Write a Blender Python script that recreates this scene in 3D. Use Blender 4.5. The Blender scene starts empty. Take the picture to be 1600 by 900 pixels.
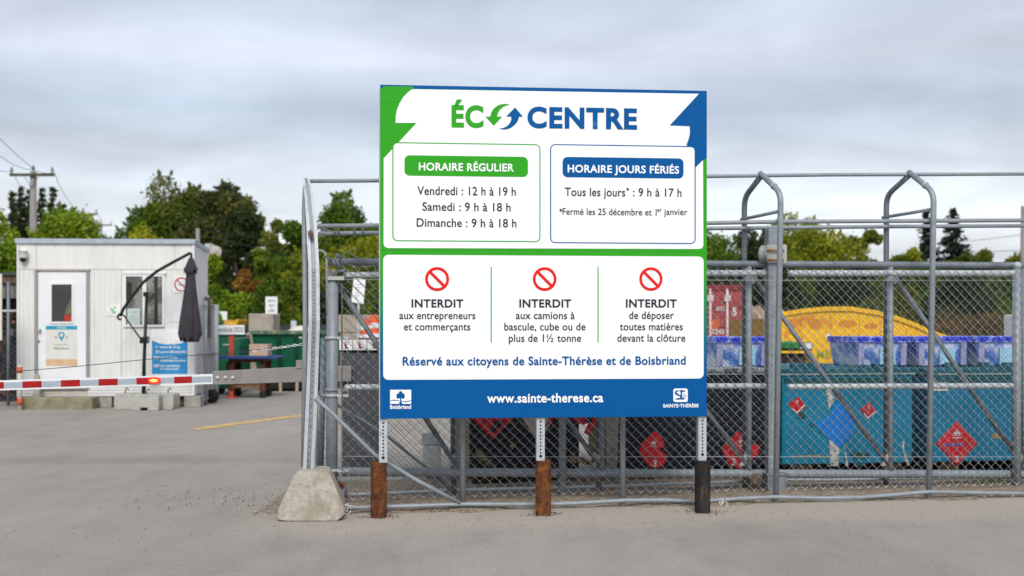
import bpy, bmesh, math, random
import numpy as np
from mathutils import Vector, Matrix
random.seed(7)
R = math.radians
scene = bpy.context.scene
COL = scene.collection
# ------------------------------------------------------------------ camera
F, HZ, CH = 1778.0, 511.0, 1.4          # focal length in photo pixels, horizon row, eye height
cam_d = bpy.data.cameras.new('camera')
cam = bpy.data.objects.new('camera', cam_d); COL.objects.link(cam)
cam.location = (0, 0, CH); cam.rotation_euler = (R(90), 0, 0)
cam_d.sensor_width = 36; cam_d.lens = 36*F/1600
cam_d.shift_y = (HZ-450)/1600
cam_d.clip_start = .05; cam_d.clip_end = 3000
cam_d.dof.use_dof = True; cam_d.dof.focus_distance = 8.8; cam_d.dof.aperture_fstop = 1.8
scene.camera = cam
# ------------------------------------------------------------------ world
SUN_EL, SUN_AZ = 42, 176                 # degrees; azimuth measured clockwise from +Y
w = bpy.data.worlds.new('World'); scene.world = w; w.use_nodes = True
nt = w.node_tree; N = nt.nodes; L = nt.links; N.clear()
def nd(tree, kind, **kw):
    n = tree.nodes.new(kind)
    for k, v in kw.items():
        if k in n.inputs.keys(): n.inputs[k].default_value = v
        else: setattr(n, k, v)
    return n
def ramp(tree, stops, interp='LINEAR'):
    r = tree.nodes.new('ShaderNodeValToRGB'); cr = r.color_ramp; cr.interpolation = interp
    while len(cr.elements) > 1: cr.elements.remove(cr.elements[-1])
    for i, (p, c) in enumerate(stops):
        e = cr.elements[0] if i == 0 else cr.elements.new(p)
        e.position = p
        if isinstance(c, (int, float)): c = (c, c, c)
        e.color = (c[0], c[1], c[2], 1)
    return r
def s2l(r, g, b):
    f = lambda v: (v/255/12.92) if v/255 <= .04045 else ((v/255+.055)/1.055)**2.4
    return (f(r), f(g), f(b))
out = nd(nt, 'ShaderNodeOutputWorld')
sky = nd(nt, 'ShaderNodeTexSky', sky_type='NISHITA', sun_disc=False, sun_elevation=R(SUN_EL), sun_rotation=R(SUN_AZ))
bg1 = nd(nt, 'ShaderNodeBackground', Strength=.1); L.new(sky.outputs[0], bg1.inputs[0])
tc = nd(nt, 'ShaderNodeTexCoord')
sep = nd(nt, 'ShaderNodeSeparateXYZ'); L.new(tc.outputs['Generated'], sep.inputs[0])
mx = nd(nt, 'ShaderNodeMath', operation='MAXIMUM'); L.new(sep.outputs[2], mx.inputs[0]); mx.inputs[1].default_value = 0
ad = nd(nt, 'ShaderNodeMath', operation='ADD'); L.new(mx.outputs[0], ad.inputs[0]); ad.inputs[1].default_value = .20
dx = nd(nt, 'ShaderNodeMath', operation='DIVIDE'); L.new(sep.outputs[0], dx.inputs[0]); L.new(ad.outputs[0], dx.inputs[1])
dy = nd(nt, 'ShaderNodeMath', operation='DIVIDE'); L.new(sep.outputs[1], dy.inputs[0]); L.new(ad.outputs[0], dy.inputs[1])
cb = nd(nt, 'ShaderNodeCombineXYZ'); L.new(dx.outputs[0], cb.inputs[0]); L.new(dy.outputs[0], cb.inputs[1])
mp = nd(nt, 'ShaderNodeMapping'); L.new(cb.outputs[0], mp.inputs[0]); mp.inputs['Scale'].default_value = (1.25, 1.5, 1); mp.inputs['Location'].default_value = (3.1, 1.7, 0)
n1 = nd(nt, 'ShaderNodeTexNoise', Scale=1.5, Detail=6, Roughness=.5, Distortion=.4); L.new(mp.outputs[0], n1.inputs[0])
n2 = nd(nt, 'ShaderNodeTexNoise', Scale=.45, Detail=3, Roughness=.5); L.new(mp.outputs[0], n2.inputs[0])
# cloud tone: brighter towards the horizon as an even deck is, plus cloud structure
grad = ramp(nt, [(0, s2l(232, 238, 242)), (.09, s2l(234, 239, 244)), (.125, s2l(219, 227, 236)), (.155, s2l(205, 214, 225)), (.185, s2l(186, 199, 214)), (.225, s2l(206, 213, 225)), (.30, s2l(188, 199, 215)), (1, s2l(197, 206, 219))])
L.new(mx.outputs[0], grad.inputs[0])
nr = ramp(nt, [(.30, .84), (.42, .93), (.50, 1.0), (.58, 1.08), (.70, 1.18)]); L.new(n1.outputs[0], nr.inputs[0])
nr2 = ramp(nt, [(.3, .80), (.7, 1.16)]); L.new(n2.outputs[0], nr2.inputs[0])
m1 = nd(nt, 'ShaderNodeMix', data_type='RGBA', blend_type='MULTIPLY'); m1.inputs[0].default_value = 1
L.new(grad.outputs[0], m1.inputs[6]); L.new(nr.outputs[0], m1.inputs[7])
m2 = nd(nt, 'ShaderNodeMix', data_type='RGBA', blend_type='MULTIPLY'); m2.inputs[0].default_value = 1
L.new(m1.outputs[2], m2.inputs[6]); L.new(nr2.outputs[0], m2.inputs[7])
bg2 = nd(nt, 'ShaderNodeBackground', Strength=.89); L.new(m2.outputs[2], bg2.inputs[0])
ms = nd(nt, 'ShaderNodeMixShader'); ms.inputs[0].default_value = .92
L.new(bg1.outputs[0], ms.inputs[1]); L.new(bg2.outputs[0], ms.inputs[2]); L.new(ms.outputs[0], out.inputs[0])
# ------------------------------------------------------------------ sun and view
sl = bpy.data.lights.new('sun', 'SUN'); sl.energy = 2.2; sl.angle = R(24); sl.color = (1, .965, .91)
so = bpy.data.objects.new('sun', sl); COL.objects.link(so)
az = R(SUN_AZ); el = R(SUN_EL)
sd = Vector((math.sin(az)*math.cos(el), math.cos(az)*math.cos(el), math.sin(el)))
so.rotation_euler = sd.to_track_quat('Z', 'Y').to_euler(); so.location = (0, 0, 30)
scene.view_settings.view_transform = 'Standard'; scene.view_settings.look = 'None'
scene.view_settings.exposure = 0.35; scene.view_settings.gamma = 1
# ------------------------------------------------------------------ materials
MATS = {}
def mat(name, col, rough=.6, metal=0, var=.12, vscale=4, bump=.0, bscale=60, dirt=None, dscale=3, dthr=(.5, .62), stretch=None, spec=.28, alpha=1, trans=0):
    """procedural material: base colour with large and fine variation, optional patches of a second colour"""
    if name in MATS: return MATS[name]
    m = bpy.data.materials.new(name); m.use_nodes = True; t = m.node_tree
    b = t.nodes['Principled BSDF']; b.inputs['Roughness'].default_value = rough; b.inputs['Metallic'].default_value = metal
    b.inputs['Specular IOR Level'].default_value = spec
    tc = nd(t, 'ShaderNodeTexCoord'); mp = nd(t, 'ShaderNodeMapping'); t.links.new(tc.outputs['Object'], mp.inputs[0])
    if stretch: mp.inputs['Scale'].default_value = stretch
    n = nd(t, 'ShaderNodeTexNoise', Scale=vscale, Detail=8, Roughness=.65); t.links.new(mp.outputs[0], n.inputs[0])
    r = ramp(t, [(.3, tuple(c*(1-var*1.6) for c in col)), (.5, col), (.7, tuple(min(1, c*(1+var)+var*.02) for c in col))]); t.links.new(n.outputs[0], r.inputs[0])
    last = r.outputs[0]
    if dirt:
        n2 = nd(t, 'ShaderNodeTexNoise', Scale=dscale, Detail=10, Roughness=.7, Distortion=.3); t.links.new(mp.outputs[0], n2.inputs[0])
        r2 = ramp(t, [(dthr[0], 0), (dthr[1], 1)]); t.links.new(n2.outputs[0], r2.inputs[0])
        mm = nd(t, 'ShaderNodeMix', data_type='RGBA'); t.links.new(r2.outputs[0], mm.inputs[0]); t.links.new(last, mm.inputs[6]); mm.inputs[7].default_value = (*dirt, 1)
        last = mm.outputs[2]
    t.links.new(last, b.inputs['Base Color'])
    if bump:
        n3 = nd(t, 'ShaderNodeTexNoise', Scale=bscale, Detail=5, Roughness=.6); t.links.new(mp.outputs[0], n3.inputs[0])
        bp = nd(t, 'ShaderNodeBump', Strength=bump, Distance=.01); t.links.new(n3.outputs[0], bp.inputs['Height']); t.links.new(bp.outputs[0], b.inputs['Normal'])
    if alpha < 1: b.inputs['Alpha'].default_value = alpha
    if trans: b.inputs['Transmission Weight'].default_value = trans
    MATS[name] = m
    return m
galv = mat('galvanised_steel', (.27, .30, .325), .5, .15, .12, 14, .15, 90, dirt=(.2, .21, .22), dscale=9, dthr=(.58, .8))
galv_l = mat('bright_galvanised_steel', (.46, .49, .51), .5, .12, .10, 16, .15, 90, dirt=(.27, .27, .28), dscale=14, dthr=(.56, .72))
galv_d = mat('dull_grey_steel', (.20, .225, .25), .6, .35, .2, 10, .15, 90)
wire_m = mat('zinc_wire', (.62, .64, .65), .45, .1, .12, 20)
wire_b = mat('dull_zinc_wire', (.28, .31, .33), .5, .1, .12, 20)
rust = mat('rusted_steel', (.095, .030, .010), .9, 0, .6, 9, .8, 120, dirt=(.28, .10, .018), dscale=11, dthr=(.5, .68))
rust_d = mat('dark_painted_rusty_steel', (.011, .009, .008), .6, 0, .6, 14, .7, 90, dirt=(.14, .06, .025), dscale=16, dthr=(.55, .68), stretch=(1, 1, .35), spec=.25)
conc = mat('weathered_concrete', (.40, .36, .305), .95, 0, .2, 26, .9, 90, dirt=(.30, .26, .20), dscale=7, dthr=(.48, .62))
conc_g = mat('grey_concrete', (.33, .315, .28), .95, 0, .2, 6, .5, 50, dirt=(.19, .175, .14), dscale=4, dthr=(.5, .75))
white = mat('white_paint', (.78, .79, .79), .5, 0, .05, 3, .05)
black = mat('black_rubber', (.015, .015, .016), .8, 0, .3, 8)
dark = mat('dark_interior', (.012, .012, .014), .6, 0, .4, 5)
redp = mat('red_paint', (.60, .035, .02), .5, 0, .15, 10)
blackm = mat('black_metal', (.012, .02, .016), .4, .2, .3, 9)
rope_m = mat('frayed_white_rope', (.62, .60, .56), .9, 0, .2, 40)
# ------------------------------------------------------------------ helpers
class MB:
    """collects shapes and links them as one mesh object"""
    def __init__(s): s.v = []; s.f = []; s.sm = []
    def add(s, vs, fs, smooth=False):
        o = len(s.v); s.v += [tuple(v) for v in vs]
        for f in fs: s.f.append(tuple(i+o for i in f)); s.sm.append(smooth)
        return s
    def box(s, x0, x1, y0, y1, z0, z1, ch=0):
        if ch: return s.prism([(x0+ch, z0), (x1-ch, z0), (x1, z0+ch), (x1, z1-ch), (x1-ch, z1), (x0+ch, z1), (x0, z1-ch), (x0, z0+ch)], y0, y1)
        return s.add([(x0,y0,z0),(x1,y0,z0),(x1,y1,z0),(x0,y1,z0),(x0,y0,z1),(x1,y0,z1),(x1,y1,z1),(x0,y1,z1)],
                     [(0,3,2,1),(4,5,6,7),(0,1,5,4),(1,2,6,5),(2,3,7,6),(3,0,4,7)])
    def bar(s, a, b, w, h, up=(0, 0, 1)):
        a = Vector(a); b = Vector(b); d = (b-a).normalized(); u = Vector(up)
        if abs(d.dot(u)) > .95: u = Vector((0, 1, 0))
        x = d.cross(u).normalized(); u = x.cross(d)
        vs = [p+x*i*w/2+u*j*h/2 for p in (a, b) for i, j in ((-1,-1),(1,-1),(1,1),(-1,1))]
        return s.add(vs, [(3,2,1,0),(4,5,6,7),(0,1,5,4),(1,2,6,5),(2,3,7,6),(3,0,4,7)])
    def tube(s, pts, r, n=10, cap=True, rr=None):
        pts = [Vector(p) for p in pts]; k = len(pts); vs = []; prev = None
        for i, p in enumerate(pts):
            d = (pts[min(i+1, k-1)]-pts[max(i-1, 0)]).normalized()
            if prev is None:
                u = Vector((0, 0, 1)) if abs(d.z) < .9 else Vector((1, 0, 0))
                x = d.cross(u).normalized()
            else:
                x = (prev-d*prev.dot(d)).normalized()
            prev = x; y = d.cross(x); q = rr[i] if rr else r
            for j in range(n):
                a = 2*math.pi*j/n; vs.append(p+(x*math.cos(a)+y*math.sin(a))*q)
        fs = [(i*n+j, i*n+(j+1) % n, (i+1)*n+(j+1) % n, (i+1)*n+j) for i in range(k-1) for j in range(n)]
        s.add(vs, fs, True)
        if cap:
            o = len(s.v)-len(vs)
            s.f.append(tuple(o+j for j in range(n))[::-1]); s.sm.append(False)
            s.f.append(tuple(o+(k-1)*n+j for j in range(n))); s.sm.append(False)
        return s
    def prism(s, poly, y0, y1):
        """polygon in x,z extruded from y0 to y1"""
        n = len(poly)
        vs = [(x, y0, z) for x, z in poly]+[(x, y1, z) for x, z in poly]
        return s.add(vs, [tuple(range(n)), tuple(range(2*n-1, n-1, -1))]+[(i, i+n, (i+1) % n+n, (i+1) % n) for i in range(n)])
    def sheet(s, poly, y): return s.add([(x, y, z) for x, z in poly], [tuple(range(len(poly)))])
    def lathe(s, prof, n=16, c=(0, 0, 0), ax='z'):
        vs = []
        for r_, h in prof:
            for j in range(n):
                a = 2*math.pi*j/n; p = (r_*math.cos(a), r_*math.sin(a), h)
                if ax == 'y': p = (p[0], p[2], p[1])
                vs.append((p[0]+c[0], p[1]+c[1], p[2]+c[2]))
        k = len(prof)
        s.add(vs, [(i*n+j, i*n+(j+1) % n, (i+1)*n+(j+1) % n, (i+1)*n+j) for i in range(k-1) for j in range(n)], True)
        o = len(s.v)-len(vs)
        s.f.append(tuple(o+j for j in range(n))); s.sm.append(False); s.f.append(tuple(o+(k-1)*n+j for j in range(n))); s.sm.append(False)
        return s
    def build(s, name, m, parent=None, bevel=0):
        me = bpy.data.meshes.new(name); me.from_pydata(s.v, [], s.f)
        me.polygons.foreach_set('use_smooth', s.sm)
        me.materials.append(m); me.update()
        o = bpy.data.objects.new(name, me); COL.objects.link(o)
        if parent is not None: o.parent = parent
        if bevel:
            b = o.modifiers.new('bevel', 'BEVEL'); b.width = bevel; b.segments = 2; b.limit_method = 'ANGLE'
        return o
def tag(o, label, cat, group=None):
    o['label'] = label; o['category'] = cat
    if group: o['group'] = group
    return o
def kind(o, k): o['kind'] = k; return o
def thing(name, label, cat, loc=(0, 0, 0), rz=0, group=None):
    o = bpy.data.objects.new(name, None); COL.objects.link(o); o.location = loc; o.rotation_euler = (0, 0, rz)
    o.empty_display_size = .2
    return tag(o, label, cat, group)
def copy_thing(root, label=None, loc=None, rz=None, scale=None):
    c = root.copy(); COL.objects.link(c)
    if label: c['label'] = label
    if loc is not None: c.location = loc
    if rz is not None: c.rotation_euler = (0, 0, rz)
    if scale is not None: c.scale = scale
    for ch in root.children:
        d = ch.copy(); COL.objects.link(d); d.parent = c
        for g in ch.children:
            e = g.copy(); COL.objects.link(e); e.parent = d
    return c
class Frame:
    """a vertical working plane in the world: origin on the ground, turned about the vertical"""
    def __init__(s, ox, oy, slope=0.0):
        s.a = math.atan(slope); s.o = (ox, oy, 0); s.c, s.s = math.cos(s.a), math.sin(s.a)
    def p(s, px, py, off=0):                       # local x, z where the plane (pushed back by off) shows at this photo pixel
        cx, cy = -s.o[0], -s.o[1]; lx, ly = cx*s.c+cy*s.s, -cx*s.s+cy*s.c
        dx_, dy_, dz_ = (px-800)/F, 1.0, (HZ-py)/F
        ux, uy = dx_*s.c+dy_*s.s, -dx_*s.s+dy_*s.c
        t = (off-ly)/uy
        return lx+ux*t, CH+dz_*t
    def P(s, px, py, off=0):
        x, z = s.p(px, py, off); return (x, off, z)
def rrect(x0, z0, x1, z1, r, n=5):
    pts = []
    for cx, cz, a0 in ((x1-r, z1-r, 0), (x0+r, z1-r, 90), (x0+r, z0+r, 180), (x1-r, z0+r, 270)):
        for i in range(n+1):
            a = R(a0+90*i/n); pts.append((cx+r*math.cos(a), cz+r*math.sin(a)))
    return pts
CAPH = None
def text(fr, s, x0, x1, yb, yt, m, parent, off, bold=.0, name='lettering', align=None):
    """one line of print: from pixel x0 to x1, capitals from yb up to yt, on the plane fr at off"""
    global CAPH
    def tmesh(st, bo):
        cu = bpy.data.curves.new('t', 'FONT'); cu.body = st; cu.size = 1; cu.offset = bo; cu.resolution_u = 6; cu.space_character = 1+bo*2.6
        cu.fill_mode = 'FRONT'
        ob = bpy.data.objects.new('t', cu); COL.objects.link(ob)
        dg = bpy.context.evaluated_depsgraph_get(); dg.update()
        me = bpy.data.meshes.new_from_object(ob.evaluated_get(dg))
        bpy.data.objects.remove(ob); return me
    if CAPH is None:
        me = tmesh('H', 0); CAPH = max(v.co.y for v in me.vertices)
    bold = bold+.009 if bold < .02 else bold+.004
    me = tmesh(s, bold)
    xs = [v.co.x for v in me.vertices]; a, b = min(xs), max(xs)
    ux0, zb = fr.p(x0, yb, off); ux1, _ = fr.p(x1, yb, off); _, zt = fr.p(x0, yt, off)
    sx = (ux1-ux0)/(b-a); sz = (zt-zb)/(CAPH+2*bold)
    for v in me.vertices:
        x, y = v.co.x, v.co.y
        v.co = (ux0+(x-a)*sx, off, zb+(y+bold)*sz)
    me.name = name; me.materials.clear(); me.materials.append(m)
    o = bpy.data.objects.new(name, me); COL.objects.link(o); o.parent = parent
    return o
def mesh_wires(x0, x1, z0, z1, y, r=.0025, pitch=.080, n=3, sag=.0):
    """chain link: one bent wire per column, hooked into the next, built as real wires"""
    hp = pitch/2; nx = int(round((x1-x0)/hp)); px_ = (x1-x0)/nx; nz = int(round((z1-z0)/hp)); pz = (z1-z0)/nz
    V = []; FC = []; o = 0
    rnd = random.Random(int(x0*100)+5)
    for i in range(0, nx):
        xa = x0+i*px_; pts = []
        for k in range(nz+1):
            side = (k+i) % 2
            xx = xa+(px_ if side else 0)+(.0025 if side else -.0025)+rnd.uniform(-.0012, .0012)
            yy = y+(.004 if side else -.004)+sag*math.sin((xa-x0)*2.1)*math.sin(k*.13)
            pts.append((xx, yy, z0+k*pz+rnd.uniform(-.0015, .0015)))
        for k, p in enumerate(pts):
            for j in range(n):
                a = 2*math.pi*j/n+.5
                V.append((p[0]+r*math.cos(a), p[1]+r*math.sin(a), p[2]+r*math.sin(a+1)*.9))
        for k in range(nz):
            for j in range(n):
                q = o+k*n
                FC.append((q+j, q+(j+1) % n, q+n+(j+1) % n, q+n+j))
        o += (nz+1)*n
    m = MB(); m.v = V; m.f = FC; m.sm = [True]*len(FC)
    return m
# ================================================================== SETTING
# ground: one sheet to the horizon
def ground_material():
    m = bpy.data.materials.new('old_dusty_asphalt'); m.use_nodes = True; t = m.node_tree; b = t.nodes['Principled BSDF']
    b.inputs['Roughness'].default_value = .93; b.inputs['Specular IOR Level'].default_value = .25
    tc = nd(t, 'ShaderNodeTexCoord'); o = tc.outputs['Object']
    def noise(scale, detail=8, rough=.6, st=None, dist=0):
        mp = nd(t, 'ShaderNodeMapping'); t.links.new(o, mp.inputs[0])
        if st: mp.inputs['Scale'].default_value = st
        n = nd(t, 'ShaderNodeTexNoise', Scale=scale, Detail=detail, Roughness=rough, Distortion=dist); t.links.new(mp.outputs[0], n.inputs[0]); return n.outputs[0]
    def mix(f, a, c, mode='MIX', fac=None):
        x = nd(t, 'ShaderNodeMix', data_type='RGBA', blend_type=mode)
        if f is not None: t.links.new(f, x.inputs[0])
        else: x.inputs[0].default_value = fac
        for i, q in ((6, a), (7, c)):
            if isinstance(q, tuple): x.inputs[i].default_value = (*q, 1)
            else: t.links.new(q, x.inputs[i])
        return x.outputs[2]
    def rr(src, st): r = ramp(t, st); t.links.new(src, r.inputs[0]); return r.outputs[0]
    base = rr(noise(.5, 10, .62, (1, .45, 1), .6), [(.3, (.28, .25, .22)), (.5, (.31, .279, .246)), (.7, (.34, .308, .272))])
    worn = rr(noise(2.6, 8, .7, (1, .4, 1)), [(.3, .92), (.6, 1.05)])
    base = mix(None, base, worn, 'MULTIPLY', 1)
    grain = rr(noise(120, 3, .9), [(.30, .45), (.42, .9), (.55, 1.05), (.68, 1.6)])
    base = mix(None, base, grain, 'MULTIPLY', .8)
    mott = rr(noise(48, 5, .85), [(.34, .66), (.46, .96), (.56, 1.04), (.68, 1.30)])
    base = mix(None, base, mott, 'MULTIPLY', .8)
    stain = rr(noise(.9, 7, .6, (1, .5, 1), 1.2), [(.50, 1.0), (.62, .91), (.70, .87)])
    base = mix(None, base, stain, 'MULTIPLY', .8)
    # a strip of pale sand and dust that runs along the fence, edges eaten by noise
    sp = nd(t, 'ShaderNodeSeparateXYZ'); t.links.new(o, sp.inputs[0])
    def M(op, a, c):
        n = nd(t, 'ShaderNodeMath', operation=op)
        for i, q in enumerate((a, c)):
            if isinstance(q, (int, float)): n.inputs[i].default_value = q
            else: t.links.new(q, n.inputs[i])
        return n.outputs[0]
    d = M('SUBTRACT', sp.outputs[1], M('MULTIPLY', sp.outputs[0], .14))
    d = M('ADD', d, M('MULTIPLY', M('SUBTRACT', noise(1.3, 6, .6), .5), 1.3))
    band = rr(M('DIVIDE', d, 20.0), [(.385, 0), (.405, .9), (.46, 1), (.50, 0)])
    left = rr(M('DIVIDE', M('ADD', sp.outputs[0], 4), 10.0), [(.16, 0), (.30, 1)])
    band = M('MULTIPLY', band, left)
    base = mix(band, base, mix(None, (.39, .335, .28), grain, 'MULTIPLY', .6))
    # darker damp cracks
    vo = nd(t, 'ShaderNodeTexVoronoi', feature='DISTANCE_TO_EDGE', Scale=.33)
    mpv = nd(t, 'ShaderNodeMapping'); t.links.new(o, mpv.inputs[0]); mpv.inputs['Scale'].default_value = (1, .7, 1)
    dn = nd(t, 'ShaderNodeTexNoise', Scale=1.3, Detail=6); t.links.new(o, dn.inputs[0])
    ax = nd(t, 'ShaderNodeMix', data_type='RGBA', blend_type='LINEAR_LIGHT'); ax.inputs[0].default_value = .35
    t.links.new(mpv.outputs[0], ax.inputs[6]); t.links.new(dn.outputs['Color'], ax.inputs[7]); t.links.new(ax.outputs[2], vo.inputs[0])
    crack = rr(vo.outputs[0], [(0, .62), (.008, .9), (.018, 1)])
    base = mix(None, base, crack, 'MULTIPLY', .16)
    t.links.new(base, b.inputs['Base Color'])
    bp = nd(t, 'ShaderNodeBump', Strength=.5, Distance=.006); t.links.new(noise(130, 4, .7), bp.inputs['Height']); t.links.new(bp.outputs[0], b.inputs['Normal'])
    return m
g = MB().add([(-900, -60, 0), (900, -60, 0), (900, 1500, 0), (-900, 1500, 0)], [(0, 1, 2, 3)])
kind(g.build('ground', ground_material()), 'structure')
# gravel strip under the fence
def row_y(x, y0): return y0+.15*(x+.4)
gm = mat('gravel_and_sand', (.30, .235, .175), 1, 0, .4, 22, 1.0, 70, dirt=(.12, .10, .08), dscale=45, dthr=(.5, .62))
m = MB(); nx, ny = 190, 22; rnd = random.Random(3)
for j in range(ny+1):
    for i in range(nx+1):
        x = -1.95+i*.049; v = j/ny
        e = .10*math.sin(x*3.1)+.05*math.sin(x*9.7+1)+.03*math.sin(x*23)
        y = row_y(x, 8.66+e*.8)+v*(1.9-e*.5)
        edge = min(v, 1-v, (i/nx), 1-(i/nx))
        z = .004+min(1, edge*8)*(.022+.012*rnd.random()+.012*math.sin(x*5)*math.sin(y*7))-(0.006 if edge == 0 else 0)
        m.v.append((x, y, z))
for j in range(ny):
    for i in range(nx): a = j*(nx+1)+i; m.f.append((a, a+1, a+nx+2, a+nx+1)); m.sm.append(True)
kind(m.build('gravel_strip', gm), 'structure')
def pebbles(name, m_, cnt, xr, yf, s0, s1, seed):
    rnd = random.Random(seed); mb = MB()
    for _ in range(cnt):
        x = rnd.uniform(*xr); y = yf(x, rnd); s = rnd.uniform(s0, s1)*rnd.choice((.6, .8, 1)); z = rnd.uniform(.0, .02)
        a = rnd.uniform(0, 6.3); vs = []
        for k in range(5):
            q = a+k*1.257; rr_ = s*rnd.uniform(.7, 1.2); vs.append((x+rr_*math.cos(q), y+rr_*math.sin(q), z+rnd.uniform(0, .2)*s))
        vs.append((x, y, z+s*rnd.uniform(.5, .9)))
        mb.add(vs, [(0,1,5),(1,2,5),(2,3,5),(3,4,5),(4,0,5)])
    o = mb.build(name, m_); kind(o, 'stuff'); return o
o = pebbles('loose_stones', mat('stone_chips', (.30, .265, .22), 1, 0, .5, 30), 3400, (-2.1, 7), lambda x, r: row_y(x, 8.62)+abs(r.gauss(0, .55)), .004, .013, 5)
tag(o, 'loose brown stones and grit lying along the foot of the fence', 'gravel')
o = pebbles('scattered_grit', mat('dark_grit', (.13, .115, .10), 1, 0, .5, 30), 700, (-4, 6), lambda x, r: row_y(x, 8.3)-abs(r.gauss(0, .5)), .003, .008, 6)
tag(o, 'scattered dark grit on the dusty asphalt before the fence', 'grit')
o = pebbles('gate_side_litter', mat('dark_grit', (.10, .09, .08)), 380, (-3.2, -1.3), lambda x, r: 9.3+r.gauss(0, .35), .004, .012, 8)
tag(o, 'dark grit and crumbs left of the trapezoid concrete block', 'grit')
# yellow line painted on the drive, with a worn broken edge
def gp(px, py): y = CH*F/(py-HZ); return ((px-800)/F*y, y)
ym = mat('worn_yellow_paint', (.62, .40, .13), .9, 0, .25, 8, dirt=(.27, .245, .21), dscale=9, dthr=(.52, .62))
a0, a1, b1, b0 = gp(300, 669.5), gp(500, 644.2), gp(500, 647), gp(308, 672.5)
mb = MB().add([(a0[0], a0[1], .004), (b0[0], b0[1], .004), (b1[0], b1[1], .004), (a1[0], a1[1], .004)], [(0, 1, 2, 3)])
kind(mb.build('yellow_road_line', ym), 'structure')
a0, a1, b1, b0 = gp(-30, 639), gp(20, 638), gp(20, 640), gp(-30, 641.5)
# ================================================================== MAIN SIGN
SX0, SY0 = -.99, 8.335
SF = Frame(SX0, SY0, .09)
S = SF
def pmat(name, c, rough=.38): return mat(name, c, rough, 0, .015, 2, .0, spec=.12)
P_BLUE = pmat('print_blue', s2l(0, 84, 148)); P_GREEN = pmat('print_green', s2l(50, 158, 34)); P_WHITE = pmat('print_white', (.87, .88, .88))
P_DARK = pmat('print_charcoal', s2l(42, 48, 58)); P_RED = pmat('print_red', s2l(226, 32, 28))
sign = thing('notice_board', 'large white, green and blue recycling centre board on three steel posts', 'sign', (SX0, SY0, 0), SF.a)
# printed colour of the backing changes from green above to blue below
gmt = bpy.data.materials.new('print_green_to_blue'); gmt.use_nodes = True; t = gmt.node_tree; b = t.nodes['Principled BSDF']; b.inputs['Roughness'].default_value = .38; b.inputs['Specular IOR Level'].default_value = .12
tc_ = nd(t, 'ShaderNodeTexCoord'); sp_ = nd(t, 'ShaderNodeSeparateXYZ'); t.links.new(tc_.outputs['Object'], sp_.inputs[0])
zt = S.p(594, 425)[1]; zb = S.p(594, 575)[1]
mr = nd(t, 'ShaderNodeMapRange'); mr.inputs[1].default_value = zb; mr.inputs[2].default_value = zt; t.links.new(sp_.outputs[2], mr.inputs[0])
rp = ramp(t, [(0, s2l(0, 84, 148)), (.5, s2l(8, 125, 105)), (1, s2l(50, 158, 34))]); t.links.new(mr.outputs[0], rp.inputs[0]); t.links.new(rp.outputs[0], b.inputs['Base Color'])
X0 = S.p(594, 400)[0]; X1 = S.p(1104.5, 400)[0]
ZT = (S.p(594, 133)[1]+S.p(1104, 141)[1])/2; ZB = (S.p(594, 653)[1]+S.p(1104, 652)[1])/2; ZM = S.p(850, 392.5)[1]
MB().box(X0, X1, 0, .014, ZM+.0004, ZT).build('board', gmt, sign, .002)
MB().box(X0, X1, .0005, .0145, ZB, ZM-.0004).build('board', gmt, sign, .002)
LY = -.0005
def poly(pts, m_, layer, name='print', par=None):
    o = MB().sheet([S.p(x, y, LY*layer) for x, y in pts][::-1], LY*layer).build(name, m_, par or sign); return o
def sheet_local(pts, m_, layer, name='print', par=None): return MB().sheet(pts, LY*layer).build(name, m_, par or sign)
def rr_px(x0, y0, x1, y1, r, m_, layer, name='printed_box', inset=0):
    a = S.p(x0, y0, LY*layer); c = S.p(x1, y1, LY*layer); d = S.p(x0, y1, LY*layer)
    k = 1/213.0
    return sheet_local(rrect(a[0]+inset*k, d[1]+inset*k, c[0]-inset*k, a[1]-inset*k, (r-inset)*k), m_, layer, name)
eps = .0006
zl = S.p(600, 139.5)[1]
sheet_local([(X0+eps, ZT-.026), (X1-eps, ZT-.026), (X1-eps, ZT-eps), (X0+eps, ZT-eps)], P_BLUE, 1, 'blue_band')
cr = S.p(1104, 246, LY)
bl = [S.p(x, y, LY) for x, y in ((1030, 150), (1030, 235), (1087, 262))]
sheet_local([(bl[0][0], ZT-.028), bl[1], bl[2], (X1-eps, cr[1]), (X1-eps, ZT-.028)], P_BLUE, 1, 'blue_corner')
poly([(599.5, 134.5), (646, 135), (640, 150), (640, 160), (597, 160), (594.6, 141)], P_GREEN, 2, 'green_corner')
wl = [(644, 139.3), (637, 144.5), (630, 152), (624, 162), (620, 172), (618.3, 182), (618, 192), (651, 192), (599.5, 247.5), (599.3, 381), (601, 385.5), (605.5, 387.5),
      (1093, 389), (1097, 387.5), (1099, 383.5), (1098.5, 250), (1087, 261.5), (1080, 240), (1072.5, 226.5), (1076, 217), (1078, 208), (1077.5, 197.5), (1046, 196.3), (1092, 146.5)]
poly(wl, P_WHITE, 3, 'white_field')
rr_px(613, 222, 844.5, 377, 8, P_GREEN, 4, 'green_outline_box'); rr_px(613, 222, 844.5, 377, 8, P_WHITE, 5, 'white_box', 1.8)
rr_px(859.5, 225, 1087, 380, 8, P_BLUE, 4, 'blue_outline_box'); rr_px(859.5, 225, 1087, 380, 8, P_WHITE, 5, 'white_box', 1.8)
rr_px(632, 242.5, 825, 274.5, 8, P_GREEN, 6, 'green_pill'); rr_px(879, 245, 1068, 277, 8, P_BLUE, 6, 'blue_pill')
rr_px(598.8, 398, 1099.5, 593.5, 8, P_WHITE, 3, 'white_box')
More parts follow.
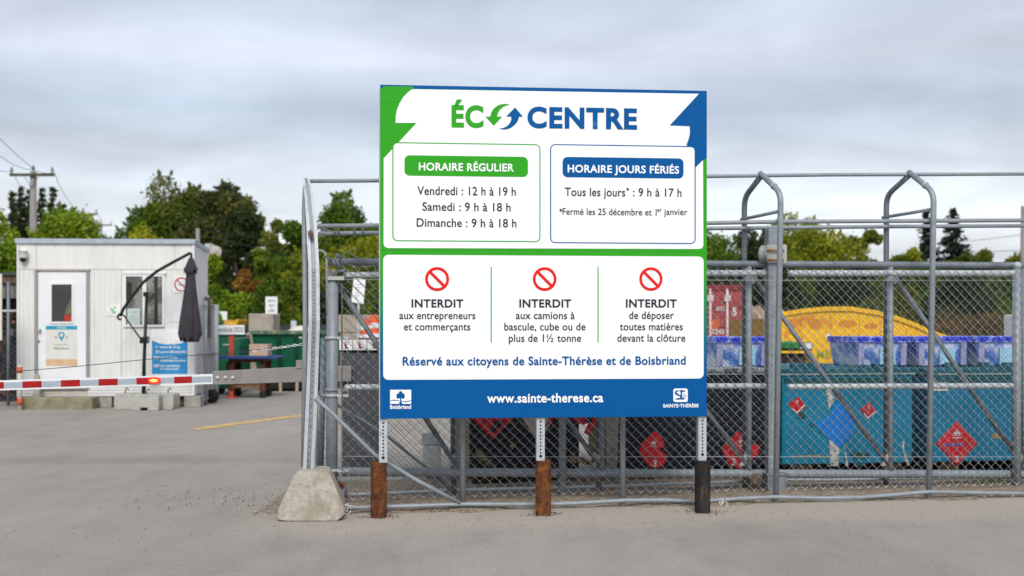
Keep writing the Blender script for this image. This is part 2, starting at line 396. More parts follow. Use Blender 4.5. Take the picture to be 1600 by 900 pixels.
for x in (767.5, 934.5):
    a = S.p(x-.9, 417, LY*4); c = S.p(x+.9, 535.5, LY*4); sheet_local([(a[0], c[1]), (c[0], c[1]), (c[0], a[1]), (a[0], a[1])], P_GREEN, 4, 'divider_line')
def T(s_, x0, x1, yb, yt, m_, bold=.0, layer=8):
    if s_ != s_.upper(): yt = yb-(yb-yt)*1.09
    return text(S, s_, x0, x1, yb, yt, m_, sign, LY*layer, bold)
T('ÉC', 705.5, 755.5, 199, 164, P_GREEN, .036); T('CENTRE', 824, 995.5, 200, 166.5, P_BLUE, .036)
def curve(pts): return pts
poly([(796.5, 163.3), (791, 162.2), (785, 162.4), (778, 164.5), (771.5, 169.5), (767.5, 175.5), (766, 182), (758.5, 182), (771.5, 196.5), (784.5, 182.2), (776.8, 182), (778, 176.5), (781, 171.5), (786, 167), (791, 164.8)], P_GREEN, 8, 'green_arrow')
poly([(779.5, 200.8), (785, 202.2), (792, 202), (799, 199.3), (805.5, 194), (809.5, 188), (811, 182.3), (817.2, 182.2), (804.7, 167.8), (791, 182), (798.8, 182.2), (798.9, 187), (796.5, 192.5), (791.5, 197.5), (786, 200)], P_BLUE, 8, 'blue_arrow')
T('HORAIRE RÉGULIER', 654.5, 803, 266.3, 254, P_WHITE, .02)
T('HORAIRE JOURS FÉRIÉS', 887, 1061, 269.3, 257.3, P_WHITE, .02)
T('Vendredi : 12 h à 19 h', 652, 806, 304.5, 292, P_DARK, .006)
T('Samedi : 9 h à 18 h', 660, 798, 329.3, 317, P_DARK, .006)
T('Dimanche : 9 h à 18 h', 651, 807, 354.3, 342, P_DARK, .006)
T('Tous les jours', 882.5, 977, 306.2, 294, P_DARK, .006); T('*', 978.5, 983, 301.3, 293.5, P_DARK, .01); T(': 9 h à 17 h', 989, 1065, 306.8, 294.8, P_DARK, .006)
T('*', 874, 878.5, 335, 326, P_DARK, .01); T('Fermé les 25 décembre et 1', 879, 1026, 335.6, 326, P_DARK, .004); T('er', 1027, 1034, 331.5, 324.8, P_DARK, .004); T('janvier', 1037.5, 1074, 336, 326.5, P_DARK, .004)
for x0, x1 in ((643, 724), (811.5, 892.5), (978, 1057.5)): T('INTERDIT', x0, x1, 480.5, 467.5, P_DARK, .026)
for s_, x0, x1, yb in (('aux entrepreneurs', 624, 743, 498.6), ('et commerçants', 631, 735, 516.3), ('aux camions à', 806, 898, 498.6), ('bascule, cube ou de', 788, 915, 516.3),
                       ('plus de 1½ tonne', 795, 908, 534.2), ('de déposer', 983, 1053, 498.4), ('toutes matières', 968.5, 1067, 516.2), ('devant la clôture', 964.6, 1071, 534)):
    T(s_, x0, x1, yb, yb-11, P_DARK, .003)
T('Réservé aux citoyens de Sainte-Thérèse et de Boisbriand', 629, 1071.5, 571.3, 558.6, P_BLUE, .016)
T('www.sainte-therese.ca', 761, 942.5, 629.5, 616, P_WHITE, .016)
for cx in (683, 851, 1017):
    c = S.p(cx, 436, LY*4); r1, r0 = 18.6/210, 14.2/210; n = 36; m = MB()
    for i in range(n):
        a, b_ = 2*math.pi*i/n, 2*math.pi*(i+1)/n
        m.add([(c[0]+r*math.cos(q), LY*8, c[1]+r*math.sin(q)) for r, q in ((r0, a), (r1, a), (r1, b_), (r0, b_))], [(0, 1, 2, 3)])
    h = .0108; q = .7071
    m.add([(c[0]+(-r1*.85*q-h*q), LY*8.4, c[1]+(r1*.85*q-h*q)), (c[0]+(r1*.85*q-h*q), LY*8.4, c[1]+(-r1*.85*q-h*q)), (c[0]+(r1*.85*q+h*q), LY*8.4, c[1]+(-r1*.85*q+h*q)), (c[0]+(-r1*.85*q+h*q), LY*8.4, c[1]+(r1*.85*q+h*q))], [(0, 1, 2, 3)])
    m.build('prohibition_symbol', P_RED, sign)
# town crests at the bottom
poly([(609.5, 609), (642.5, 609), (642.5, 631), (609.5, 631)], P_WHITE, 4, 'tree_emblem')
m = MB()
for cx, cy, r in ((626, 614, 2.9), (622.3, 617.5, 2.9), (629.6, 617.5, 2.9), (622.3, 620.2, 2.8), (629.7, 620.2, 2.8), (626, 618.5, 3.6)):
    c = S.p(cx, cy, LY*6); m.sheet([(c[0]+r/212*math.cos(a*math.pi/8), c[1]+r/212*math.sin(a*math.pi/8)) for a in range(16)], LY*(5.9+.13*len(m.f)))
m.sheet([S.p(x, y, LY*7.0) for x, y in ((625, 620), (624.9, 628), (623.2, 631), (628.8, 631), (627.2, 628), (627, 620))], LY*7.0)
m.sheet([S.p(x, y, LY*6.4) for x, y in ((609.5, 626.8), (613, 624.8), (618, 624.6), (624.5, 626.3), (624.5, 627.3), (618, 626), (613, 626.2), (609.5, 627.4))], LY*6.4)
m.sheet([S.p(x, y, LY*6.4) for x, y in ((627, 626), (632, 627), (638, 626.5), (642.5, 625.2), (642.5, 626), (638, 627.8), (632, 628.2), (627, 627))], LY*6.4)
m.build('tree_emblem', P_BLUE, sign)
T('Boisbriand', 609.5, 642.3, 639, 633.2, P_WHITE, .03)
a = S.p(1052, 607, LY*4); c = S.p(1074.6, 628, LY*4)
sheet_local(rrect(a[0], c[1], c[0], a[1], .016), P_WHITE, 4, 'town_emblem')
m = MB()
for pts, q in (([(1062.5, 609.7), (1058, 609.8), (1054.6, 611.5), (1054, 614.3), (1056, 617), (1062.5, 619.6), (1062.8, 622), (1063.5, 618), (1057.5, 614), (1057.2, 612.5), (1059.5, 611.6)], 6),
               ([(1061.5, 611.6), (1065, 608.3), (1066.5, 610), (1071.5, 609.8), (1069, 612.5), (1066, 612.3), (1066, 621.5), (1071, 621.7), (1068, 624.6), (1064, 624.2), (1055, 624.7), (1057.5, 622.2), (1063, 621.5), (1063.5, 612.5)], 6.5),
               ([(1069.5, 614), (1070.4, 616), (1069.6, 618.2), (1068.7, 616)], 6), ([(1067, 617.5), (1068.8, 619), (1069, 621), (1067.4, 620)], 6), ([(1072.6, 617.2), (1072.2, 619.8), (1070.6, 621), (1070.8, 618.8)], 6)):
    m.sheet([S.p(x, y, LY*q) for x, y in pts], LY*q)
m.build('town_emblem', P_BLUE, sign)
T('SAINTE·THÉRÈSE', 1036, 1091.5, 636.8, 631.4, P_WHITE, .03)
# posts: perforated square tube standing in pipe stubs
holes_m = mat('hole_shadow', (.01, .01, .01), 1)
for i, (cx, yt_, mt, lean) in enumerate(((598.8, 723, rust, 0), (844.5, 720, rust, 0), (1097, 720, rust_d, 0))):
    x, _ = S.p(cx, 690, .03); pw = .031
    MB().box(x-pw, x+pw, .016, .016+2*pw, S.p(cx, yt_, .0)[1]-.003, ZT-.02).build('post', galv_l, sign, .003)
    m = MB(); z = ZB+.0
    zz = .44
    while zz < ZB-.01:
        m.add([(x+.007*math.cos(a), .0152, zz+.007*math.sin(a)) for a in [k*math.pi/4 for k in range(8)]], [tuple(range(8))]); zz += .0254
    for dz in (.03,): m.add([(x+.012*math.cos(a), .0148, .41+dz+.012*math.sin(a)) for a in [k*math.pi/4 for k in range(8)]], [tuple(range(8))])
    kind(m.build('post_holes', holes_m, sign), 'stuff')
    bx, _ = S.p((591.5, 849.5, 1099)[i], 760, .02); zt_ = S.p(cx, yt_, .0)[1]
    m = MB(); m.lathe([(.011, .0155), (.011, .010), (.006, .008)], 8, (x, 0, ZB-.022), 'y'); m.build('bolt_head', galv, sign)
    tb = MB(); rr_ = .059
    n = 20; vs = []
    for (r_, h) in ((rr_, -.1), (rr_, zt_-.012), (rr_*.99, zt_-.004), (rr_*.93, zt_), (rr_*.86, zt_), (rr_*.85, zt_-.1), (.001, zt_-.1)): vs.append((r_, h))
    tb.lathe(vs, 24, (bx, .045, 0))
    tb.build('pipe_stub', mt, sign)
    if i < 2: pass
    m = MB()                                            # ring of disturbed soil around the stub
    rn = random.Random(i+40)
    for k in range(70):
        a = rn.uniform(0, 6.28); d_ = rr_+abs(rn.gauss(0, .03 if i < 2 else .05)); s_ = rn.uniform(.003, .008)
        cx_, cy_ = bx+d_*math.cos(a)*1.3, .045+d_*math.sin(a)
        m.add([(cx_+s_*math.cos(q+k), cy_+s_*math.sin(q+k), 0.002) for q in (0, 1.6, 3.1, 4.7)]+[(cx_, cy_, .002+s_*.8)], [(0,1,4),(1,2,4),(2,3,4),(3,0,4)])
    mo = m.build('soil_crumbs', mat('dark_soil', (.055, .045, .038), 1, 0, .4, 30))
    mo.location = sign.location; mo.rotation_euler = sign.rotation_euler; kind(mo, 'stuff')
    tag(mo, ('dark soil crumbs round the left rusty pipe stub', 'dark soil crumbs round the middle rusty pipe stub', 'dark soil crumbs round the black pipe stub')[i], 'soil', 'soil crumbs round the sign posts')
# ================================================================== FENCES
def fr_row(y0): return Frame(-.4, y0, .15)
FF, FM, FL, FR = fr_row(8.70), fr_row(9.08), fr_row(9.20), fr_row(9.32)
def oX(fr): return fr.o
# --- guard frame with pipe hoops over the gate track
guard = thing('gate_guard_frame', 'tall pipe frame of pointed hoops and long rails over the sliding gate', 'metal frame', FF.o, FF.a)
dF = 0; dR = .62*FF.c; dA = .31*FF.c
def G(px, py, off=0): return FF.P(px, py, off)
def bend(pts, k=4):
    """round the corners of a polyline"""
    pts = [Vector(p) for p in pts]; o_ = [pts[0]]
    for i in range(1, len(pts)-1):
        a, b_, c = pts[i-1], pts[i], pts[i+1]; r = min((a-b_).length, (c-b_).length)*.45; r = min(r, .09)
        p0 = b_+(a-b_).normalized()*r; p2 = b_+(c-b_).normalized()*r
        for j in range(k+1): t_ = j/k; o_.append(p0*(1-t_)**2+b_*2*t_*(1-t_)+p2*t_*t_)
    o_.append(pts[-1]); return o_
pr = .0235
def hoop(fb, ft, apex, rt, rb, tie):
    a = FF.P(apex[0], apex[1], dA)
    f0 = FF.p(*fb, 0); r0 = FF.p(*rb, dR)
    pf = [(f0[0], 0, -.05), FF.P(*ft, 0), a]
    prr = [(r0[0], dR, -.05), FF.P(*rt, dR), (a[0], a[1], a[2]-.03)]
    MB().tube(bend(pf), pr, 12).build('hoop_leg', galv, guard)
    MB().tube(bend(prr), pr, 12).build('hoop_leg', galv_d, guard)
    if tie:
        MB().tube([FF.P(*tie[0], dR-.02), FF.P(*tie[1], .03)], .014, 8).build('tie_bar', galv, guard)
    # coupling collar and bolt where the bent pipe joins the apex piece
    q = Vector(FF.P(*ft, 0)).lerp(Vector(a), .33); d_ = (Vector(a)-Vector(FF.P(*ft, 0))).normalized()
    MB().tube([q-d_*.012, q+d_*.012], pr+.005, 12).build('collar', galv_l, guard)
    fz = FF.p(*fb, 0)
hoop((1212, 789), (1220, 301), (1188, 271), (1163, 309), (1164, 766), ((1158, 343), (1219, 330)))
hoop((1451, 782), (1459, 300), (1420, 269), (1385, 306), (1384, 761), ((1379, 340), (1456, 327)))
hoop((973, 793), (973, 301), (957, 271), (935, 309), (936, 773), ((932, 343), (972, 331)))
hoop((723, 797), (723, 303), (716, 273), (708, 310), (709, 779), ((706, 345), (722, 333)))
hoop((1735, 776), (1735, 300), (1690, 268), (1632, 306), (1632, 755), ((1630, 340), (1733, 327)))
# hoop at the gate end: a perforated U channel in front, plain pipe behind
chp = [FF.P(482, 741, -.04), FF.P(488, 600, -.03), FF.P(491, 500, -.05), FF.P(490.5, 420, 0), FF.P(487, 350, .08), FF.P(483, 308, .2), FF.P(478, 278, dA)]
chp = [Vector(q) for q in chp]; fine = []
for i in range(len(chp)-1):
    for k in range(4): fine.append(chp[i].lerp(chp[i+1], k/4))
fine.append(chp[-1])
def ribbon(pts, xo, yo, w_, th, name, m_, par, taper=1):
    m = MB(); vs = []; n_ = len(pts)
    for i, p in enumerate(pts):
        f = 1-(1-taper)*(i/(n_-1))**4
        for a, b_ in ((-1, -1), (1, -1), (1, 1), (-1, 1)): vs.append((p.x+(xo+a*w_/2)*f, p.y+yo+b_*th/2, p.z))
    fs = [(i*4+j, i*4+(j+1) % 4, i*4+4+(j+1) % 4, i*4+4+j) for i in range(n_-1) for j in range(4)]+[(3, 2, 1, 0), (n_*4-4, n_*4-3, n_*4-2, n_*4-1)]
    m.add(vs, fs); return m.build(name, m_, par)
ribbon(fine, 0, .012, .036, .004, 'channel_web', galv, guard, .6)
ribbon(fine, -.029, .0, .026, .026, 'channel_flange', galv_l, guard, .6); ribbon(fine, .029, .0, .026, .026, 'channel_flange', galv_l, guard, .6)
m = MB(); ub, ut = chp[0], chp[3]
for k in range(40):
    t_ = k*.0254; i = int(k/40*12); c = fine[i].lerp(fine[i+1], k/40*12-i)+Vector((0, .0095, 0)); rr_ = .0048
    m.add([c+Vector((rr_*math.cos(a), 0, rr_*math.sin(a))) for a in [j*math.pi/3 for j in range(6)]], [tuple(range(6))])
kind(m.build('channel_holes', holes_m, guard), 'stuff')
for s_ in (-.024, .024): MB().bar(chp[0]+Vector((s_, -.022, 0)), chp[0].lerp(chp[1], .3)+Vector((s_, -.022, 0)), .017, .014, (0, 1, 0)).build('splice_plate', galv_l, guard)
MB().tube(bend([FF.P(474, 742, .12), FF.P(477, 500, .22), FF.P(476, 400, .27), FF.P(475, 330, .33), FF.P(478, 278, dA)]), .019, 12).build('hoop_leg', galv, guard)
MB().tube([FF.P(482, 358, .2), FF.P(486, 366, 0.0)], .02, 8).build('rust_clamp', mat('rusty_clamp', (.13, .09, .06), .9, 0, .4, 20), guard)
# long rails
def rail(pts, off, r, m_, name='rail', par=guard, fr=FF, n=10):
    return MB().tube([fr.P(x, y, off) for x, y in pts], r, n).build(name, m_, par)
rail([(484, 283), (600, 282), (850, 278), (1105, 275.5), (1300, 273), (1460, 272.5), (1720, 271)], dA-.0, .0155, galv)
rail([(496, 353), (800, 351), (1105, 348.5), (1215, 346.5), (1455, 345), (1735, 343.5)], .052, .017, galv)
rail([(497, 365), (800, 361), (1105, 357), (1385, 354), (1735, 352)], dR-.045, .017, galv)
for px in (528, 553, 566): MB().bar(FF.P(px, 353, .05), FF.P(px+1, 365, dR), .02, .006).build('spacer_plate', galv_l, guard)
MB().bar(FF.P(500, 356, .05), FF.P(526, 364, dR), .02, .006).build('spacer_plate', galv_l, guard)
rail([(536, 794), (600, 792), (720, 788), (850, 788), (900, 786.5), (973, 782), (1040, 781.5), (1095, 783.5), (1150, 779.5), (1210, 776.5), (1290, 778.5), (1350, 777), (1400, 773), (1451, 768.5), (1520, 770), (1735, 773)], -.035, .0165, galv, 'bottom_guard_rail')
rail([(520, 774), (620, 770), (700, 766), (850, 762.5), (973, 759), (1110, 754.5), (1190, 750), (1300, 750), (1390, 748), (1500, 746.5), (1735, 745)], dR+.03, .0135, galv_l, 'bottom_guard_rail')
rail([(640, 774), (850, 770), (973, 766), (1110, 762), (1300, 757.5), (1735, 752)], dR+.06, .010, galv_d, 'bottom_guard_rail')
MB().tube([FF.P(493, 622, -.05), FF.P(516, 643, -.06), FF.P(586, 711, -.06), FF.P(650, 750, -.055), FF.P(719, 786, -.04)], .0165, 10).build('diagonal_brace', galv, guard)
MB().tube([FF.P(524, 631, dR), FF.P(600, 677, dR), FF.P(668, 733, dR), FF.P(706, 768, dR-.03)], .012, 8).build('diagonal_brace', galv_d, guard)
MB().tube([FF.P(494, 613, .1), FF.P(508, 620, .0)], .012, 8).build('diagonal_brace', galv_d, guard)
# --- fixed chain link fence
fence = thing('chain_link_fence', 'grey chain link fence with pale rails behind the big notice board', 'fence', FM.o, FM.a)
def Mp(px, py, off=0): return FM.P(px, py, off)
x518 = FM.p(518, 600)[0]
MB().tube([(x518+.0, 0, -.1), Mp(519.5, 432)], .045, 20).build('post', galv, fence)
x = Mp(881, 600)[0]; MB().tube([(x, .06, -.1), (x, .06, Mp(881, 425)[2])], .031, 16).build('post', galv, fence)
x = Mp(1211, 600, .0)[0]; MB().box(x-.045, x+.05, .03, .13, -.1, Mp(1212, 357)[2]).build('square_post', galv, fence, .008)
x = Mp(1594, 600)[0]; MB().tube([(x, .05, -.1), (x, .05, Mp(1594, 418)[2])], .037, 16).build('post', galv, fence)
m = MB(); m.lathe([(.001, Mp(1594, 410)[2]+.01), (.03, Mp(1594, 410)[2]), (.042, Mp(1594, 418)[2])], 14, (x, .05, 0)); m.build('post_cap', galv_l, fence)
for yy, mt_ in ((528, galv_l), (609, galv), (618, galv_l), (735, galv_l)):
    p = Mp(518, yy); m = MB(); m.lathe([(.047, p[2]-.012), (.052, p[2]-.012), (.052, p[2]+.012), (.047, p[2]+.012)], 20, (x518+.001, 0, 0))
    m.box(x518+.04, x518+.13, -.03, -.024, p[2]-.011, p[2]+.011); m.build('brace_band', mt_, fence)
p = Mp(518, 757); m = MB(); m.lathe([(.047, p[2]-.012), (.056, p[2]-.012), (.056, p[2]+.016), (.047, p[2]+.016)], 20, (x518+.001, 0, 0)); m.box(x518+.03, x518+.1, -.045, .045, p[2]-.02, p[2]+.02); m.build('rusty_hinge', rust, fence)
m = MB(); m.box(x518+.05, x518+.1, -.05, .02, p[2]-.16, p[2]-.03); m.tube([(x518+.06, -.02, p[2]+.1), (x518+.12, -.03, p[2]-.1)], .014, 8); m.build('gate_roller_bracket', galv_d, fence)
def rail2(x0, x1, y0, y1, r, m_, name, off=0, par=fence, fr=FM):
    a = Vector(fr.P(x0, y0, off)); b_ = Vector(fr.P(x1, y1, off)); d_ = (b_-a).normalized()
    return MB().tube([a, a+d_*.006, a+d_*.02, b_-d_*.02, b_-d_*.006, b_], r, 14, rr=[r*.4, r*.8, r, r, r*.8, r*.4]).build(name, m_, par)
rail2(536, 1197, 430, 426.5, .026, galv_l, 'top_rail'); rail2(1231, 1587, 427, 427, .026, galv_l, 'top_rail')
rail2(538, 1197, 605, 603, .024, galv_l, 'middle_rail'); rail2(1231, 1583, 604, 602.5, .024, galv_l, 'middle_rail')
x0a = Mp(535, 600)[0]; x1a = Mp(1205, 600)[0]; x1b = Mp(1227, 600)[0]; x2b = Mp(1592, 600)[0]; x3b = Mp(1800, 600)[0]
zt1 = Mp(900, 418)[2]; zb1 = Mp(900, 772)[2]
kind(mesh_wires(x0a, x1a, zb1, zt1, -.032, sag=.004).build('chain_link_mesh', wire_m, fence), 'stuff')
kind(mesh_wires(x1b, x2b, zb1, zt1, -.032, sag=.004).build('chain_link_mesh', wire_m, fence), 'stuff')
kind(mesh_wires(x2b+.02, x3b, zb1, zt1, -.032, sag=.004).build('chain_link_mesh', wire_m, fence), 'stuff')
for yy in (713, 437): MB().tube([Mp(536, yy, -.036), Mp(900, yy+.6, -.036), Mp(1590, yy+1, -.036)], .0018, 4).build('tension_wire', wire_m, fence)
MB().bar(Mp(534, 425, -.03), Mp(535, 735, -.03), .012, .006, (0, 1, 0)).build('tension_bar', mat('brown_bar', (.12, .095, .08), .8, 0, .3, 20), fence)
# narrow return panel left of the thick post
MB().tube([Mp(501, 742, .25), Mp(506, 528, .25)], .024, 10).build('return_post', galv, fence); MB().tube([Mp(497, 742, .1), Mp(493, 620, .1)], .016, 8).build('return_post', galv, fence)
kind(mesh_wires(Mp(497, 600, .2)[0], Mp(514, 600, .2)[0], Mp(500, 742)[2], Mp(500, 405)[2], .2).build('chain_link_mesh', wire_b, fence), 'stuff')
# wire ties that hold the mesh to the rails
m = MB(); xx = x0a+.1
while xx < x2b:
    for yy, rr_ in ((427, .028), (603, .026)):
        z = Mp(900, yy)[2]
        if not (Mp(1197, 600)[0] < xx < Mp(1231, 600)[0]): m.tube([(xx+.004*math.sin(k), -rr_*math.cos(k)-.004, z+rr_*math.sin(k)) for k in (-1.3, -.6, 0, .6, 1.3)], .0022, 4)
    xx += .37
kind(m.build('wire_ties', mat('dark_tie', (.12, .12, .13), .6), fence), 'stuff')
# crooked top end of the left post
MB().tube(bend([Mp(496, 391, -.02), Mp(506, 392, -.02), Mp(510.5, 402, -.02), Mp(511, 490, -.02)]), .009, 8).build('bent_rod', galv_l, fence)
MB().box(*[q for q in (Mp(512, 440)[0], Mp(538, 440)[0])], -.06, .06, Mp(512, 438)[2], Mp(512, 432)[2]).build('clamp_plate', mat('pale_plate', (.45, .45, .42), .7), fence)
m = MB(); rn = random.Random(9)
c = Vector(Mp(528, 412, -.02))
for k in range(5):
    a = c+Vector((rn.uniform(-.05, .05), rn.uniform(-.04, .04), rn.uniform(-.08, .08))); m.tube([a, a+Vector((rn.uniform(-.06, .08), rn.uniform(-.03, .03), rn.uniform(-.1, .1)))], rn.uniform(.008, .016), 6)
m.tube([c+Vector((0, 0, .0)), c+Vector((.005, -.02, .045))], .018, 8); m.build('latch', galv_d, fence)
for pts in ([(532, 400), (545, 392), (555, 388), (560, 392)], [(545, 395), (555, 401), (575, 405), (592, 403)], [(585, 416), (588, 422), (582, 425), (588, 419), (584, 418)], [(533, 402), (541, 412), (560, 418), (590, 414)], [(500, 440), (508, 432), (513, 420)]):
    MB().tube([Mp(x, y, -.03) for x, y in pts], .0022, 5).build('loose_wire', wire_b, fence)
# support roller with a pair of U bolts on the square post
c = Mp(1202, 396, .0)
ro = MB(); ro.lathe([(.071, -.05), (.076, -.045), (.076, -.03), (.064, -.02), (.064, .0), (.076, .01), (.076, .03), (.07, .036)], 28, (0, 0, 0), 'y')
ro.lathe([(.001, -.052), (.03, -.052), (.03, -.0515), (.031, -.0505)], 20, (0, 0, 0), 'y')
ca, sa = math.cos(.75), math.sin(.75)
ro.v = [(v[0]*ca-v[1]*sa+c[0], v[0]*sa+v[1]*ca+.08, v[2]+c[2]) for v in ro.v]; ro.build('gate_roller', mat('worn_roller', (.40, .39, .38), .6, .1, .3, 14), fence)
a = Mp(1197, 382, .02); b_ = Mp(1228, 411, .02)
m = MB(); m.prism(rrect(a[0], b_[2], b_[0], a[2], .014, 3), .0, .012); m.build('roller_plate', mat('pale_plate', (.45, .45, .42)), fence)
for yy, mm in ((391, mat('orange_rust', (.45, .17, .04), .9, 0, .3, 20)), (406, mat('orange_rust', (.45, .17, .04)))):
    a = Mp(1201, yy, -.02); b_ = Mp(1224, yy, -.02)
    MB().tube([(a[0], .01, a[2]), (a[0], -.02, a[2]), (b_[0], -.02, b_[2]), (b_[0], .01, b_[2])], .008, 8).build('u_bolt', mm, fence)
    for q in (a, b_): m = MB(); m.lathe([(.012, -.016), (.012, -.003)], 6, (q[0], 0, q[2]), 'y'); m.build('nut', galv_d, fence)
# lower roller housing at the square post
a = Mp(1196, 741, .05); b_ = Mp(1226, 768, .05)
m = MB(); m.box(a[0], b_[0], .0, .12, b_[2], a[2]); m.box(a[0]-.01, b_[0]+.01, -.01, .13, a[2]-.01, a[2]+.012); m.build('lower_roller_housing', galv_d, fence, .006)
m = MB(); m.lathe([(.02, -.03), (.06, -.03), (.06, .03), (.02, .03)], 18, (a[0]-.07, .1, (a[2]+b_[2])/2+.02), 'y'); m.build('lower_roller', mat('rusty_clamp', (.13, .09, .06)), fence)
# --- sliding gate leaf
leaf = thing('sliding_gate', 'long grey sliding gate leaf with diagonal braces behind the fixed mesh', 'gate', FL.o, FL.a)
def Lp(px, py, off=0): return FL.P(px, py, off)
MB().tube([Lp(512, 409), Lp(850, 411), Lp(1200, 413), Lp(1620, 415), Lp(1800, 416)], .030, 14).build('top_rail', galv_d, leaf)
MB().tube([Lp(512, 737), Lp(850, 739), Lp(1200, 740), Lp(1620, 741), Lp(1800, 741)], .036, 14).build('bottom_rail', galv, leaf)
vx = (512, 716, 940, 1170, 1391, 1600)
for i, v in enumerate(vx):
    a = Lp(v, 600); zt_ = Lp(v, 412)[2]; zb_ = Lp(v, 738)[2]
    if i: MB().tube([(a[0], 0, zb_), (a[0], 0, zt_)], .026, 12).build('upright', galv, leaf)
    if i < 5:
        p0 = Lp(v+6, 430); p1_ = Lp(vx[i+1]-3, 727)
        MB().tube([p0, p1_], .021, 12).build('diagonal_brace', galv_d, leaf)
        wm = mat('pale_weld', (.36, .35, .33), .8, 0, .3, 25)
        m = MB(); q = Lp(vx[i+1]-6, 722); m.prism([(q[0]-.05, q[2]-.03), (q[0]+.05, q[2]-.03), (q[0]+.05, q[2]+.07), (q[0]+.0, q[2]+.07)], -.012, .012); m.build('weld_gusset', wm, leaf)
        m = MB(); q = Lp(v+3, 433); m.prism([(q[0]-.02, q[2]+.06), (q[0]-.02, q[2]-.06), (q[0]+.03, q[2]-.06), (q[0]+.07, q[2]+.06)], -.012, .012)
        m.build('weld_gusset', mat('pale_weld', (.36, .35, .33), .8, 0, .3, 25), leaf)
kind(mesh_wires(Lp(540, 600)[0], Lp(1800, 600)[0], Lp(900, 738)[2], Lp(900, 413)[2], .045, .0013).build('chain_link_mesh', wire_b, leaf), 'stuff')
# --- rope knot on the bottom rail
def rope(px, py, label, off=-.1, s=1):
    rn = random.Random(int(px)); c = Vector(FF.P(px, py, off)); m = MB()
    for k in range(7):
        pts = [c]
        for j in range(6): pts.append(pts[-1]+Vector((rn.uniform(-.022, .022), rn.uniform(-.012, .012), rn.uniform(-.022, .014)))*s)
        m.tube(pts, .0035, 5)
    m.tube([c+Vector((.03*s*math.cos(a), 0, .03*s*math.sin(a)-.03)) for a in [j*.6 for j in range(11)]], .004, 5)
    o = m.build('rope', rope_m)
    ps = o.data.vertices; o.location = FF.o; o.rotation_euler = (0, 0, FF.a); tag(o, label, 'rope', 'rope ends tied to the bottom rail')
rope(1129, 781, 'frayed pale rope knotted round the bottom rail right of the black pipe stub')
rope(541, 790, 'frayed white rope end tied beside the trapezoid concrete block', -.1, 1.2)
# ================================================================== CONCRETE FOOT
BF = Frame(-1.7, 8.18, .05)
mb = bmesh.new()
pl = [BF.p(432, 813), BF.p(450, 818), BF.p(515, 822), BF.p(527, 820), BF.p(538, 806), BF.p(538, 797), BF.p(513, 744), BF.p(509, 740.5), BF.p(460, 740), BF.p(455, 745), BF.p(432, 799)]
front = [(x, 0, max(z, 0.0)) for x, z in pl]; 
cx = sum(p[0] for p in pl)/len(pl)
m = MB(); n = len(pl)
f0 = [(x, .16*(z/.38) , max(z, 0)) for x, z in pl]; f1 = [(cx-.02+(x-cx)*.86, .62-.14*(z/.38), max(z, 0)) for x, z in pl]
vs = f0+f1
m.add(vs, [tuple(range(n))[::-1], tuple(range(n, 2*n))]+[(i, (i+1) % n, n+(i+1) % n, n+i) for i in range(n)])
o = m.build('concrete_foot_block', conc); o.location = BF.o; o.rotation_euler = (0, 0, BF.a)
tag(o, 'trapezoid weathered concrete block at the foot of the perforated end post', 'concrete block')
bv = o.modifiers.new('bevel', 'BEVEL'); bv.width = .018; bv.segments = 3; bv.limit_method = 'ANGLE'; bv.angle_limit = R(25)
sb = o.modifiers.new('subdiv', 'SUBSURF'); sb.subdivision_type = 'SIMPLE'; sb.levels = 4; sb.render_levels = 4
tx = bpy.data.textures.new('chips', 'CLOUDS'); tx.noise_scale = .035; tx.noise_depth = 6
dm = o.modifiers.new('chips', 'DISPLACE'); dm.texture = tx; dm.strength = .011; dm.mid_level = .5
